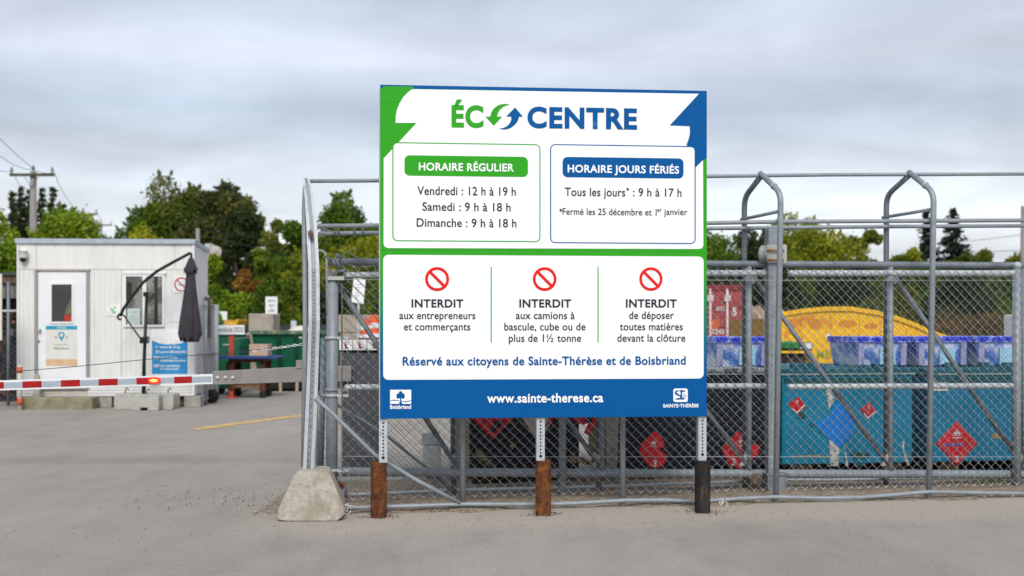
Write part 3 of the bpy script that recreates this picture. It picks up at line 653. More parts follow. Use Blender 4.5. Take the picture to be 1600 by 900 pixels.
# ================================================================== PLACARDS AND BINS
PL_RED = mat('placard_red', (.62, .010, .020), .5, 0, .12, 14, dirt=(.5, .02, .03), dscale=9)
PL_WHITE = mat('placard_white', (.70, .68, .66), .6, 0, .1, 20)
PL_BLUE = mat('placard_blue', (.004, .20, .68), .5, 0, .08, 9)
def flame(c, s, y):
    pts = [(0, 1), (.10, .55), (.28, .72), (.30, .35), (.52, .45), (.42, 0), (.22, -.28), (-.22, -.28), (-.42, 0), (-.50, .4), (-.3, .3), (-.28, .66), (-.1, .5)]
    return [(c[0]+x*s, c[1]+z*s*.75) for x, z in pts]
def placard(fr, par, cx, cy, r, m_, off, num=None, torn=None, fl=True, rz=0, strip=False):
    c = fr.p(cx, cy, off); k = r*(-fr.o[1] if False else 1)
    u = fr.p(cx+r, cy, off)[0]-c[0]
    def rot(p): a = R(rz); return (c[0]+p[0]*math.cos(a)-p[1]*math.sin(a), c[1]+p[0]*math.sin(a)+p[1]*math.cos(a))
    if torn: pts = [rot((x*u, z*u)) for x, z in torn]
    else: pts = [rot(p) for p in ((0, -u), (u, 0), (0, u), (-u, 0))]
    o = MB().prism(pts, off-.003, off).build('placard', m_, par)
    if not torn and num:
        m = MB(); w_ = .9; i_ = .86
        q = [rot(p) for p in ((0, -u*w_), (u*w_, 0), (0, u*w_), (-u*w_, 0))]; q2 = [rot(p) for p in ((0, -u*i_), (u*i_, 0), (0, u*i_), (-u*i_, 0))]
        for i in range(4): m.add([(p[0], off-.0042, p[1]) for p in (q[i], q[(i+1) % 4], q2[(i+1) % 4], q2[i])], [(0, 1, 2, 3)])
        m.build('placard_border', PL_WHITE if num == '3' else mat('placard_pink', (.55, .2, .2)), o)
    if fl:
        fc = (c[0], c[1]+u*.38); m = MB().sheet([p for p in flame(fc, u*.33, 0)], off-.005)
        m.sheet([(fc[0]-u*.22, fc[1]-u*.17), (fc[0]+u*.22, fc[1]-u*.17), (fc[0]+u*.22, fc[1]-u*.13), (fc[0]-u*.22, fc[1]-u*.13)], off-.005)
        m.build('flame_symbol', PL_WHITE, o)
        m = MB().sheet([p for p in flame((fc[0], fc[1]-u*.03), u*.13, 0)], off-.006); m.build('flame_symbol', PL_RED, o)
    if num:
        text(fr, num, cx-r*.08, cx+r*.11, cy+r*.88, cy+r*.62, PL_WHITE, o, off-.006, .01)
    if strip:
        m = MB().sheet([rot(p) for p in ((-u*.55, -u*.45), (0, -u), (u, -.02*u), (u*.88, .1*u), (-u*.02, -u*.8), (-u*.47, -u*.35))], off-.0045); m.build('placard_border', PL_WHITE, o)
    return o
def bin_(px0, px1, ytop, Y0, label, m_, rimm, depth=1.5, zb=.14, lidm=None, name='waste_container', rib=True, group='steel hazardous waste bins'):
    fr = fr_row(Y0); b0 = fr.p(px0, 600)[0]; b1 = fr.p(px1, 600)[0]; zt_ = fr.p((px0+px1)/2, ytop)[1]
    t_ = thing(name, label, 'waste bin', fr.o, fr.a, group)
    MB().box(b0, b1, 0, depth, zb, zt_-.05).build('body', m_, t_, .01)
    m = MB(); m.box(b0-.02, b1+.02, -.025, .03, zt_-.070, zt_-.045); m.box(b0-.02, b1+.02, depth-.03, depth+.025, zt_-.070, zt_-.045)
    m.box(b0-.022, b0+.03, .0301, depth-.0301, zt_-.070, zt_-.045); m.box(b1-.03, b1+.022, .0301, depth-.0301, zt_-.070, zt_-.045); m.build('rim', rimm, t_, .006)
    m = MB(); m.box(b0-.03, b1+.03, -.04, depth+.03, zt_-.044, zt_-.012); m.build('lid', lidm or rimm, t_, .006)
    w_ = b1-b0
    for q in (.16, .84): MB().box(b0+w_*q-.09, b0+w_*q+.09, .02, depth-.02, .005, zb).build('skid', mat('rusty_skid', (.06, .035, .02), .9, 0, .5, 12), t_)
    return t_, fr, b0, b1, zt_
teal = mat('teal_paint', (.002, .215, .36), .6, 0, .1, 3, .15, 40, dirt=(.03, .11, .13), dscale=4.5, dthr=(.60, .66))
teal2 = mat('teal_paint_clean', (.002, .185, .33), .6, 0, .1, 3, .15, 40, dirt=(.02, .10, .15), dscale=5, dthr=(.64, .68))
tealrim = mat('pale_teal_rim', (.30, .47, .47), .6, 0, .25, 6, dirt=(.03, .2, .22), dscale=7, dthr=(.56, .62))
teal_l = mat('teal_lid', (.004, .12, .17), .6, 0, .25, 5, dirt=(.04, .25, .25), dscale=8, dthr=(.55, .62))
navy = mat('navy_paint', (.003, .006, .017), .5, 0, .3, 5, .15, 40, dirt=(.02, .018, .02), dscale=6, dthr=(.6, .7))
navyr = mat('navy_rusty_paint', (.004, .006, .012), .6, 0, .3, 5, .2, 40, dirt=(.28, .19, .08), dscale=5, dthr=(.60, .66))
rim_w = mat('chalky_rim', (.42, .47, .46), .7, 0, .2, 10, dirt=(.03, .05, .06), dscale=9, dthr=(.52, .6))
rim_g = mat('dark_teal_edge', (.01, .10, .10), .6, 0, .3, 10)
t1, f1_, a, b_, z1 = bin_(729, 905, 566, 9.98, 'black container with peeling rust and torn red placards behind middle posts', navyr, rim_w)
torn1 = [(-1, 0), (-.1, -.9), (0, -1), (.25, -.72), (1, .0), (.6, .4), (0, 1)]
placard(f1_, t1, 770, 640, 46, PL_RED, -.004, None, None, False)
m = MB().sheet([f1_.p(x, y, -.008) for x, y in ((765, 672), (772, 660), (780, 655), (787, 662), (778, 670), (772, 676))], -.008); m.build('torn_patch', navy, t1)
m = MB().sheet([f1_.p(x, y, -.004) for x, y in ((812, 645), (870, 645), (848, 683), (838, 688), (828, 672))], -.004); m.build('pale_board', mat('pale_cardboard', (.55, .50, .43), .9), t1)
m = MB().sheet([f1_.p(x, y, -.006) for x, y in ((852, 668), (868, 652), (862, 648), (858, 652))], -.006); m.build('placard_scrap', PL_RED, t1)
m = MB().sheet([f1_.p(x, y, -.004) for x, y in ((892, 640), (934, 640), (932, 655), (928, 668), (918, 680), (912, 676), (920, 660), (912, 664), (902, 661), (895, 655))], -.004); m.build('placard_scrap', PL_RED, t1)
m = MB().sheet([f1_.p(x, y, -.006) for x, y in ((914, 655), (922, 651), (926, 657), (918, 662))], -.006); m.build('torn_patch', navy, t1)
ry = mat('flaking_yellow', (.42, .30, .13), .9, 0, .4, 30, dirt=(.05, .03, .02), dscale=40, dthr=(.48, .55))
rn = random.Random(11)
for pts in (((743, 703), (752, 704), (762, 716), (770, 728), (764, 730), (754, 720), (745, 712)), ((890, 715), (910, 714), (922, 720), (930, 712), (928, 728), (905, 724), (892, 722)), ((926, 670), (932, 684), (930, 700), (922, 692)), ((800, 690), (806, 694), (801, 702), (796, 697))):
    MB().sheet([f1_.p(x, y, -.004) for x, y in pts], -.004).build('flaked_paint', ry, t1)
m = MB(); m.box(f1_.p(729, 600)[0]-.02, f1_.p(733, 600)[0], -.03, .05, .14, z1-.09); m.build('corner_post', mat('tan_edge', (.40, .33, .22), .9, 0, .3, 20), t1)
m = MB(); m.box(a, b_+.1, -.05, .02, .10, .135); m.build('lower_beam', mat('rusty_skid', (.06, .035, .02)), t1)
t2, f2_, a, b_, z2 = bin_(975, 1197, 574, 9.98, 'dark navy container with two worn red flame placards right of centre', navy, rim_w)
placard(f2_, t2, 1021, 703, 24, PL_RED, -.004, None, [(-1, -.1), (-.5, -.8), (-.2, -1.1), (.5, -1.1), (.85, -.7), (.9, -.35), (.45, -.05), (.42, .1), (.75, .25), (.55, .8), (.1, 1.2), (-.4, .75), (-.75, .4)])
placard(f2_, t2, 1158, 703, 29, PL_RED, -.004, None, [(-1, -.1), (-.6, -.75), (-.2, -.95), (.2, -.9), (.6, -.5), (.95, -.2), (.95, .25), (.5, .3), (.3, .6), (-.2, 1), (-.45, .65), (-.9, .3)])
text(f2_, '3', 1143, 1149.5, 727, 716, PL_WHITE, t2, -.012, .02, 'placard_number'); text(f2_, '3', 1020, 1026, 729, 719, PL_WHITE, t2, -.012, .02, 'placard_number')
m = MB().prism([f2_.p(x, y, .0) for x, y in ((945, 600), (968, 600), (964, 735), (948, 735))], -.002, .03); m.build('side_panel', mat('beige_stain', (.33, .29, .24), .9, 0, .25, 9), t2)
t3, f3_, a, b_, z3 = bin_(1222, 1426, 574, 9.98, 'teal container with a blue diamond and two small red placards', teal, tealrim, lidm=teal_l)
placard(f3_, t3, 1308, 662, 36, PL_BLUE, -.004, None, [(-1, .0), (-.5, -.5), (.1, -1.0), (.6, -.45), (.85, .05), (.75, .2), (.15, .85), (-.1, .8), (-.3, .35)], False)
placard(f3_, t3, 1245, 633, 13, PL_RED, -.004, None, [(-1, .2), (-.2, -1), (1, -.35), (.3, 1)], True, 0, True)
placard(f3_, t3, 1357, 641, 13, PL_RED, -.004, None, None, True, -8, True)
scr = mat('scraped_white', (.60, .58, .52), .8, 0, .15, 14, dirt=(.06, .2, .25), dscale=26, dthr=(.52, .58))
for pts in (((1290, 598), (1298, 600), (1300, 616), (1305, 622), (1296, 638), (1292, 625)), ((1296, 683), (1303, 682), (1312, 700), (1310, 728), (1297, 728)), ((1318, 690), (1320, 700), (1326, 728), (1322, 728)), ((1411, 686), (1414, 690), (1412, 700), (1421, 726), (1418, 728), (1409, 700)), ((1303, 598), (1307, 606), (1303, 618), (1300, 605))):
    MB().sheet([f3_.p(x, y, -.006) for x, y in pts], -.006).build('scraped_paint', scr, t3)
MB().sheet([f3_.p(x, y, -.003) for x, y in ((1240, 712), (1275, 711), (1296, 713), (1296, 715), (1262, 714), (1240, 715))], -.003).build('rust_streak', mat('ochre_rust', (.33, .24, .10), .9), t3)
for cx, cy, w_, h_ in ((1345, 712, 22, 9), (1252, 650, 8, 10), (1285, 676, 8, 3), (1268, 664, 5, 5), (1240, 728, 7, 4), (1342, 726, 10, 3)):
    rn = random.Random(cx); MB().sheet([f3_.p(cx+w_*rn.uniform(.6, 1)*math.cos(a*.7), cy+h_*rn.uniform(.5, 1)*math.sin(a*.7), -.002) for a in range(9)], -.002).build('dark_scuff', mat('dark_green_scuff', (.015, .085, .085), .8, 0, .5, 20), t3)
t4, f4_, a, b_, z4 = bin_(1457, 1640, 574, 9.98, 'teal container with large red flammable gas diamond numbered 2', teal2, tealrim, lidm=teal_l)
placard(f4_, t4, 1495, 692, 32.5, PL_RED, -.004, '2')
placard(f4_, t4, 1602, 695, 26, PL_RED, -.004, '3')
text(f4_, 'INFLAMMABLE', 1475, 1507, 697, 693, PL_BLUE, t4, -.012, .02, 'placard_text')
m = MB().sheet([f4_.p(x, y, -.004) for x, y in ((1450, 594), (1481, 594), (1481, 610.5), (1450, 610.5))], -.004); lb = m.build('maker_label', PL_WHITE, t4)
text(f4_, 'DUSTER', 1453, 1479, 607.5, 602, PL_BLUE, lb, -.007, .01); 
MB().sheet([f4_.p(x, y, -.004) for x, y in ((1548, 679), (1560, 676), (1572, 681), (1562, 686), (1552, 685))], -.004).build('rust_patch', mat('ochre_rust', (.12, .05, .02), .9), t4)
t5, f5_, a, b_, z5 = bin_(1426, 1462, 574, 10.5, 'narrow dark navy bin face in the gap between the teal containers', navy, rim_g, 1.0)
for tt_, fr, x0, x1, c_ in ((t3, f3_, 1222, 1426, 1), (t4, f4_, 1457, 1640, 2)):
    rn = random.Random(c_)
    for k in range(5):
        m = MB()
        xx = rn.uniform(x0+10, x1-20); a = fr.p(xx, 566)[0]; m.box(a, a+rn.uniform(.05, .12), -.02, .05, z3-.012, z3+rn.uniform(.02, .05)); m.build('hinge_block', teal_l, tt_, .004)
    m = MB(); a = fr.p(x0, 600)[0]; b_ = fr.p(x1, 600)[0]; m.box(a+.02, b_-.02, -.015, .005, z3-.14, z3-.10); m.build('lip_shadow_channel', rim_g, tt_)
# ---- blue storage tubs on the containers
tubm = mat('blue_tub_plastic', (.08, .22, .70), .35, 0, .3, 3, dirt=(.66, .67, .80), dscale=3.2, dthr=(.44, .54))
tubr = mat('blue_tub_rim', (.05, .10, .72), .3, 0, .25, 6, dirt=(.40, .46, .85), dscale=12, dthr=(.52, .58))
def tub(px0, px1, y0, y1, off, label, first=None):
    fr = fr_row(9.98+off); a = fr.p(px0, 550)[0]; b_ = fr.p(px1, 550)[0]; zt_ = fr.p((px0+px1)/2, y0)[1]; zb_ = z3-.0121; w_ = b_-a; ox = (a+b_)/2
    c_, s_ = fr.c, fr.s
    loc = (fr.o[0]+ox*c_, fr.o[1]+ox*s_, zb_)
    if first is not None: return copy_thing(first, label, loc, fr.a)
    t_ = thing('storage_tub', label, 'plastic tub', loc, fr.a, 'blue plastic tubs on the waste bins')
    h = zt_-zb_; dp = .62; hw = w_/2; tp = .035
    def ring(z, k, hw_=None): return [(-hw+k, k, z), (hw-k, k, z), (hw-k, dp-k, z), (-hw+k, dp-k, z)]
    m = MB(); vs = []; lv = [(0, tp), (h*.55, tp*.4), (h-.045, .008)]
    for z, k in lv: vs += ring(z, k)
    fs = [(3, 2, 1, 0)]
    for i in range(2):
        for j in range(4): fs.append((i*4+j, i*4+(j+1) % 4, i*4+4+(j+1) % 4, i*4+4+j))
    m.add(vs, fs); m.build('body', tubm, t_, .012)
    m = MB(); m.box(-hw-.012, hw+.012, -.014, dp+.014, h-.06, h-.045); m.box(-hw-.006, hw+.006, -.008, dp+.008, h-.045, h); m.build('lid', tubr, t_, .006)
    for k in range(4):
        x = -hw+.075+k*(w_-.15)/3; MB().box(x-.045, x+.045, -.016, -.0085, h-.036, h-.012).build('lid_rib', mat('deep_blue_plastic', (.01, .02, .62), .3), t_)
    m = MB(); m.box(-.03, .13, -.012, .02, .02, h*.62); m.build('paper_label', mat('pale_blue_paper', (.38, .66, .84), .7, 0, .1, 9), t_)
    for x in (-hw+.06, hw-.06):
        MB().box(x-.03, x+.03, -.006, .02, h*.05, h-.061).build('corner_rib', mat('milky_plastic', (.38, .38, .60), .5, 0, .3, 8, dirt=(.15, .2, .55), dscale=6), t_)
    return t_
tb0 = tub(1115, 1203, 526, 571, .5, 'blue tub behind the mesh just right of the notice board')
tub(1333, 1424, 526, 571, .5, 'blue tub above the first teal container, left of the thin gate upright', tb0)
tub(1428, 1517, 526, 571, .5, 'blue tub in the middle of the three in a row', tb0)
tub(1521, 1610, 526, 571, .5, 'blue tub at the right end of the row by the round fence post', tb0)
# small junk on the lids
# ================================================================== BEHIND: big yellow container, red container, heap
def yel():
    fr = Frame(4.0, 17.6, -.10)
    t_ = thing('roll_off_container', 'large yellow open container with orange repainted patches and bowed top', 'container', fr.o, fr.a)
    ym_ = mat('yellow_paint', (.80, .44, .010), .5, 0, .08, 2, dirt=(.60, .21, .02), dscale=.9, dthr=(.54, .60))
    x0, x1 = fr.p(1196, 540)[0], fr.p(1500, 540)[0]
    top = [(1196, 495), (1225, 489), (1255, 484), (1290, 481), (1330, 481), (1370, 487), (1400, 495), (1430, 506), (1455, 518), (1500, 533)]
    pts = [fr.p(x, y) for x, y in top]; pl_ = [(x0, .35)]+pts+[(x1, .35)]
    MB().prism(pl_, 0, .1).build('side_wall', ym_, t_)
    m = MB(); 
    for i in range(len(pts)-1):
        a, c = pts[i], pts[i+1]; m.add([(a[0], -.03, a[1]-.05), (c[0], -.03, c[1]-.05), (c[0], -.03, c[1]+.02), (a[0], -.03, a[1]+.02), (a[0], .12, a[1]+.02), (c[0], .12, c[1]+.02)], [(0, 1, 2, 3), (3, 2, 5, 4)])
    m.build('top_rim', ym_, t_)
    MB().add([(x0-.02, 0, .35), (x0-.02, 0, pts[0][1]-.03), (x0-.35, 2.2, pts[0][1]-.03), (x0-.35, 2.2, .35)], [(0, 1, 2, 3)]).build('end_wall', mat('shaded_yellow_paint', (.42, .22, .02), .6, 0, .15, 5), t_)  # shade of the short end is painted in as a darker yellow
    om = mat('orange_patch_paint', (.62, .22, .015), .55, 0, .12, 6, dirt=(.66, .33, .02), dscale=5, dthr=(.56, .68))
    for i, px in enumerate((1222, 1255, 1300, 1345, 1378, 1418)):
        a = fr.p(px, 540)[0]; zt2 = min(fr.p(px, (497, 493, 490, 493, 499, 512)[i])[1], 9); MB().box(a-.02, a+.02, -.02, -.001, .5, zt2).build('rib', ym_, t_)
    for (x_0, y_0, x_1, y_1) in ((1230, 498, 1250, 513), (1262, 497, 1285, 515), (1308, 500, 1340, 512), (1350, 505, 1372, 514)):
        a = fr.p(x_0, y_0, -.003); c = fr.p(x_1, y_1, -.003); rn = random.Random(x_0)
        w_, h_ = c[0]-a[0], a[1]-c[1]
        MB().sheet([(a[0]+w_*(.5+.55*rn.uniform(.8, 1)*math.cos(q*.52)), c[1]+h_*(.5+.55*rn.uniform(.8, 1)*math.sin(q*.52))) for q in range(12)], -.003).build('orange_patch', om, t_)
    m = MB(); a = fr.p(1255, 548); c = fr.p(1330, 556)
    text(fr, 'MERCI', 1276, 1324, 560, 548, mat('faded_green_print', (.25, .30, .03), .7), t_, -.006, .02)
    MB().sheet([fr.p(x, y, -.005) for x, y in ((1290, 527), (1293, 521), (1302, 521), (1302, 527))], -.005).build('white_sticker', PL_WHITE, t_)
    MB().sheet([fr.p(x, y, -.005) for x, y in ((1374, 513), (1379, 511), (1380, 516), (1376, 517))], -.005).build('white_sticker', PL_WHITE, t_)
    MB().box(fr.p(1196, 540)[0], x1, .1, 2.2, .2, .35).build('floor', ym_, t_)
yel()
fr = Frame(4.0, 14.5, 0)
t_ = thing('green_skip', 'green edged skip of dark scrap in front of the yellow container', 'skip', fr.o, 0)
a = fr.p(1221, 540)[0]; b_ = fr.p(1270, 540)[0]
m = MB(); m.box(a, b_, 0, 1.4, fr.p(1240, 545)[1], fr.p(1240, 535)[1]); m.build('rim', mat('mid_green_paint', (.01, .16, .03), .5, 0, .2, 6), t_, .01)
MB().box(a, b_, .02, 1.38, .1, fr.p(1240, 545)[1]-.002).build('body', mat('scrap_dark', (.03, .022, .015), .9, 0, .7, 9, dirt=(.3, .2, .02), dscale=5, dthr=(.56, .6)), t_)
MB().box(a-.05, a+.45, -.03, .0, fr.p(1240, 552)[1], fr.p(1240, 548)[1]).build('yellow_bar', mat('yellow_paint', (.66, .38, .018)), t_)
MB().box(b_-.16, b_-.02, -.03, .0, fr.p(1240, 545)[1], fr.p(1240, 536)[1]).build('label', PL_WHITE, t_)
fr = Frame(4.6, 22, .03)
t_ = thing('shipping_container', 'faded red shipping container end with white locking bars and lettering', 'shipping container', fr.o, fr.a)
rc = mat('faded_red_paint', (.33, .055, .06), .6, 0, .12, 3, dirt=(.24, .03, .035), dscale=5, dthr=(.5, .7)); rw = mat('chalk_white', (.60, .52, .50), .7, 0, .1, 9)
a = fr.p(1085, 540)[0]; b_ = fr.p(1171, 540)[0]; zt_ = fr.p(1140, 445)[1]
MB().box(a, b_, .03, 6, .12, zt_-.04).build('body', rc, t_)
mid = fr.p(1102, 540)[0]
for x0, x1 in ((a+.05, mid-.01), (mid+.01, b_-.05)): 
    m = MB(); k = 5; hh = (zt_-.3)/k
    m.box(x0, x1, .0, .029, .2, zt_-.1)
    for j in range(k): m.box(x0+.05, x1-.05, -.02, -.001, .24+j*hh, .24+(j+.72)*hh)
    m.build('door', rc, t_, .01)
m = MB(); m.box(a-.02, b_+.02, -.03, .0299, zt_-.1, zt_); m.box(a-.02, b_+.02, -.03, .0299, .1, .2); m.build('header_beam', mat('darker_red', (.20, .025, .03), .6), t_)
for px in (1109, 1135.5):
    x = fr.p(px, 540)[0]; MB().tube([(x, -.05, .2), (x, -.05, zt_-.08)], .026, 8).build('locking_bar', rw, t_)
    MB().box(x-.06, x+.06, -.08, -.03, zt_-.32, zt_-.2).build('bar_keeper', rw, t_)
text(fr, 'NYKU', 1119, 1132, 486, 479, rw, t_, -.025, .04); text(fr, '5', 1144, 1151, 494, 480, rw, t_, -.025, .06)
text(fr, '22G1 7', 1142, 1162, 514, 505, rw, t_, -.025, .05); text(fr, '2240', 1112, 1132, 522, 514, rw, t_, -.025, .05); text(fr, 'HC 86', 1142, 1163, 525, 517, rw, t_, -.025, .05)
MB().sheet([fr.p(x, y, -.022) for x, y in ((1110, 500), (1122, 499), (1126, 508), (1120, 516), (1111, 515))], -.022).build('orange_mark', mat('orange_red', (.60, .11, .03), .6), t_)
def heap(name, label, cat, px0, px1, ytop, Y, col, dp=5, seed=1, prof=None, rough=.10):
    rn = random.Random(seed); x0 = (px0-800)/F*Y; x1 = (px1-800)/F*Y; h = CH+(HZ-ytop)/F*Y; m = MB(); nx_, ny_ = 44, 16
    for j in range(ny_+1):
        for i in range(nx_+1):
            u, v = i/nx_, j/ny_; pf = prof(u) if prof else math.sin(math.pi*u)**.7
            z = h*pf*math.sin(math.pi*v)**.8; z = max(-.05, z*(1+rn.uniform(-rough, rough)*.6)+(rn.uniform(-rough, rough) if 0 < v < 1 else 0))
            m.v.append((x0+(x1-x0)*u+rn.uniform(-.03, .03), Y-1+dp*v, z))
    for j in range(ny_):
        for i in range(nx_): q = j*(nx_+1)+i; m.f.append((q, q+1, q+nx_+2, q+nx_+1)); m.sm.append(False)
    o = m.build(name, col); return kind(tag(o, label, cat), 'stuff') if False else tag(o, label, cat)
heap('sand_heap', 'pale pinkish heap of crushed stone behind the yellow container', 'heap', 1130, 1330, 458, 26, mat('pink_gravel', (.46, .36, .28), 1, 0, .25, 3, .6, 30), 6, 4, lambda u: (.78+.22*math.exp(-((u-.25)/.12)**2)) if .08 < u < .85 else max(0, min(u/.08, (1-u)/.15))*.78)
# white truck at the right edge
fr = Frame(9.5, 22, 0)
t_ = thing('white_truck', 'white truck box cut off by the right edge behind the fence', 'truck', fr.o, 0)
a = fr.p(1594, 500)[0]
MB().box(a, a+2.2, 0, .75, .9, fr.p(1590, 491)[1]).build('cargo_box', white, t_, .03)
m = MB(); m.box(a+.12, a+.5, -.02, .0, fr.p(1590, 512)[1], fr.p(1590, 497)[1]); m.build('side_window', dark, t_)
m = MB()
m.lathe([(.4, -.1), (.45, -.08), (.45, .08), (.4, .1)], 18, (a+.6, .3, .45), 'y')
m.build('wheel', black, t_)
MB().box(a+.1, a+2.0, .2, .7, .5, .9).build('chassis', dark, t_)
# ================================================================== SEEN UNDER THE BOARD
fr = Frame(-.7, 10.3, 0)
t_ = thing('control_box', 'small grey metal control box on a short pipe behind the fence', 'control box', fr.o, 0)
gb = mat('light_grey_box', (.50, .52, .52), .5, 0, .08, 6)
a = fr.p(662, 700); b_ = fr.p(687, 734)
MB().box(a[0], b_[0], 0, .16, b_[1], fr.p(662, 697)[1]).build('box', gb, t_, .006)
MB().box(fr.p(658, 680)[0], fr.p(684, 680)[0], .05, .2, fr.p(662, 696)[1], fr.p(662, 678)[1]).build('hood', gb, t_, .006)
MB().box(a[0]-.008, b_[0]+.008, -.01, .0, b_[1]+.02, fr.p(662, 699)[1]).build('door', mat('lighter_grey_box', (.58, .60, .60), .5), t_, .003)
for q, r_ in ((668, .022), (675, .012)): MB().tube([(fr.p(q, 740)[0], .08, -.02), (fr.p(q, 740)[0], .08, b_[1])], r_, 8).build('stand_pipe', galv_d, t_)
fr = Frame(-1.3, 10.15, .05)
a = fr.p(525, 760)[0]; b_ = fr.p(632, 760)[0]
o = MB().box(a, b_, 0, .2, -.02, fr.p(560, 748)[1]).build('concrete_kerb_beam', conc_g, None, .012); o.location = fr.o; o.rotation_euler = (0, 0, fr.a)
tag(o, 'low concrete beam lying behind the left part of the fence', 'concrete beam')
# ================================================================== BARRIER
BR = Frame(-1.6, 11.0, 0)
t_ = thing('barrier_gate', 'striped red and white boom barrier with grey cabinet across the entry lane', 'barrier', BR.o, 0)
a = BR.p(533, 600, .05)[0]; b_ = BR.p(597, 600, .05)[0]
cg = mat('charcoal_cabinet', (.062, .065, .072), .5, 0, .1, 5)
MB().box(a, b_, .08, .5, .0, BR.p(560, 551)[1]).build('cabinet', cg, t_, .01)
MB().box(a-.01, b_+.01, .07, .51, BR.p(560, 550.5)[1], BR.p(560, 545)[1]).build('cabinet_lid', black, t_, .006)
MB().box(a+.03, b_-.03, .072, .0795, .1, BR.p(560, 556)[1]).build('cabinet_door', mat('charcoal_door', (.072, .075, .083), .5), t_, .003)
for px in (530, 552, 574):
    q0 = BR.p(px+ (0 if px > 530 else 0), 547, .05); q1 = BR.p(px+20.5, 531, .05)
    lb = MB().box(q0[0], q1[0], .048, .056, q0[1], q1[1]).build('warning_label', mat('label_white', (.75, .75, .75), .5), t_)
    cx, cz = (q0[0]+q1[0])/2, (q0[1]+q1[1])/2
    m = MB(); m.bar((cx, .046, cz-.035), (cx-.006, .046, cz+.012), .011, .002, (0, 1, 0)); m.bar((cx, .0462, cz-.005), (cx+.016, .0462, cz-.036), .008, .002, (0, 1, 0)); m.bar((cx-.018, .0458, cz-.004), (cx+.016, .0458, cz+.01), .006, .002, (0, 1, 0))
    m.add([(cx-.004+.008*math.cos(k), .0455, cz+.024+.008*math.sin(k)) for k in range(6)], [tuple(range(6))]); m.build('walker_symbol', mat('ink_black', (.01, .01, .01), .6), lb)
    m = MB()
    m.bar((cx-.03, .044, cz+.03), (cx+.03, .044, cz-.036), .004, .002, (0, 1, 0)); m.build('red_slash', P_RED, lb)
m = MB(); m.box(BR.p(500, 600)[0], BR.p(549, 600)[0], -.01, .07, BR.p(500, 596)[1], BR.p(500, 572)[1]); m.build('arm_clamp', mat('tan_grey_metal', (.27, .25, .235), .5, .2, .08, 9), t_, .004)
tg = mat('tan_grey_metal', (.27, .25, .235))
z0, z1_ = BR.p(400, 605)[1], BR.p(400, 580)[1]
def armz(px, d0): return BR.p(px, 601-(px/333)*9+d0)[1]
m = MB()
p0, p1_, p2_, p3_ = BR.p(333, 601), BR.p(478, 596.5), BR.p(478, 572.5), BR.p(333, 580)
m.prism([p0, p1_, p2_, p3_], -.02, .02); m.build('arm_bracket', tg, t_, .003)
MB().bar((*[BR.p(383, 578.5)[0]], -.0225, BR.p(383, 578.5)[1]), (BR.p(383, 601)[0], -.0225, BR.p(383, 599)[1]), .006, .003, (0, 1, 0)).build('seam', mat('seam_light', (.4, .38, .36), .5), t_)
for px in (341, 353, 364.5):
    c = BR.p(px, 590); m = MB(); m.lathe([(.018, -.022), (.018, -.028), (.012, -.033), (.004, -.036)], 10, (c[0], 0, c[1]), 'y'); m.build('bolt', galv_l, t_)
c = BR.p(468, 569); MB().box(c[0]-.03, c[0]+.03, -.03, .03, c[1]-.04, c[1]+.04).build('latch_lug', tg, t_)
wa = mat('boom_white', (.74, .75, .76), .45, 0, .05, 5); gt = mat('boom_grey_tape', (.36, .41, .48), .4, 0, .06, 9); rt = mat('boom_red_tape', (.36, .008, .010), .45, 0, .1, 12)
A = lambda px, d_, off=0: (BR.p(px, 602-(px/333)*10+d_, off)[0], off, BR.p(px, 602-(px/333)*10+d_, off)[1])
x0, x1 = -60, 333
def strip(xa, xb, d0, d1, off, nm, m_, th=.002):
    q = [BR.p(x, 602-(x/333)*10+d_, off) for x, d_ in ((xa, d1), (xb, d1), (xb, d0), (xa, d0))]
    return MB().prism(q, off, off+th).build(nm, m_, t_)
strip(x0, x1, -7.5, 8, -.015, 'boom', wa, .05)
rs = [(-24, 6), (35, 65), (95, 125), (154, 184), (213, 244), (272, 300)]
for i, (a, b_) in enumerate(rs):
    strip(a, b_, -5, 5.2, -.018, 'red_stripe', rt)
    nx_ = rs[i+1][0] if i < 5 else 331
    strip(b_+.5, nx_-.5, -4.2, 4.6, -.0178, 'grey_stripe', gt)
c = BR.p(241, 594.5, -.03)
m = MB(); m.prism(rrect(c[0]-.062, c[1]-.032, c[0]+.062, c[1]+.032, .031, 5), -.045, -.018)
lm = bpy.data.materials.new('lit_red_lens'); lm.use_nodes = True; bb = lm.node_tree.nodes['Principled BSDF']; bb.inputs['Base Color'].default_value = (.7, .02, .01, 1); bb.inputs['Emission Color'].default_value = (1, .05, .02, 1); bb.inputs['Emission Strength'].default_value = .5; bb.inputs['Roughness'].default_value = .2
m.build('warning_lamp', lm, t_, .008)
le = bpy.data.materials.new('lit_filament'); le.use_nodes = True; bb = le.node_tree.nodes['Principled BSDF']; bb.inputs['Base Color'].default_value = (.9, .5, .1, 1); bb.inputs['Emission Color'].default_value = (1, .55, .12, 1); bb.inputs['Emission Strength'].default_value = 1.6
m = MB()
for k in range(-2, 3): m.prism([(c[0]+k*.014-.004, c[1]-.016+abs(k)*.003), (c[0]+k*.014+.004, c[1]-.016+abs(k)*.003), (c[0]+k*.014+.004, c[1]+.016-abs(k)*.003), (c[0]+k*.014-.004, c[1]+.016-abs(k)*.003)], -.047, -.0452)
m.box(c[0]-.034, c[0]+.034, -.0472, -.0453, c[1]-.003, c[1]+.003)
m.build('lamp_filament', le, t_)
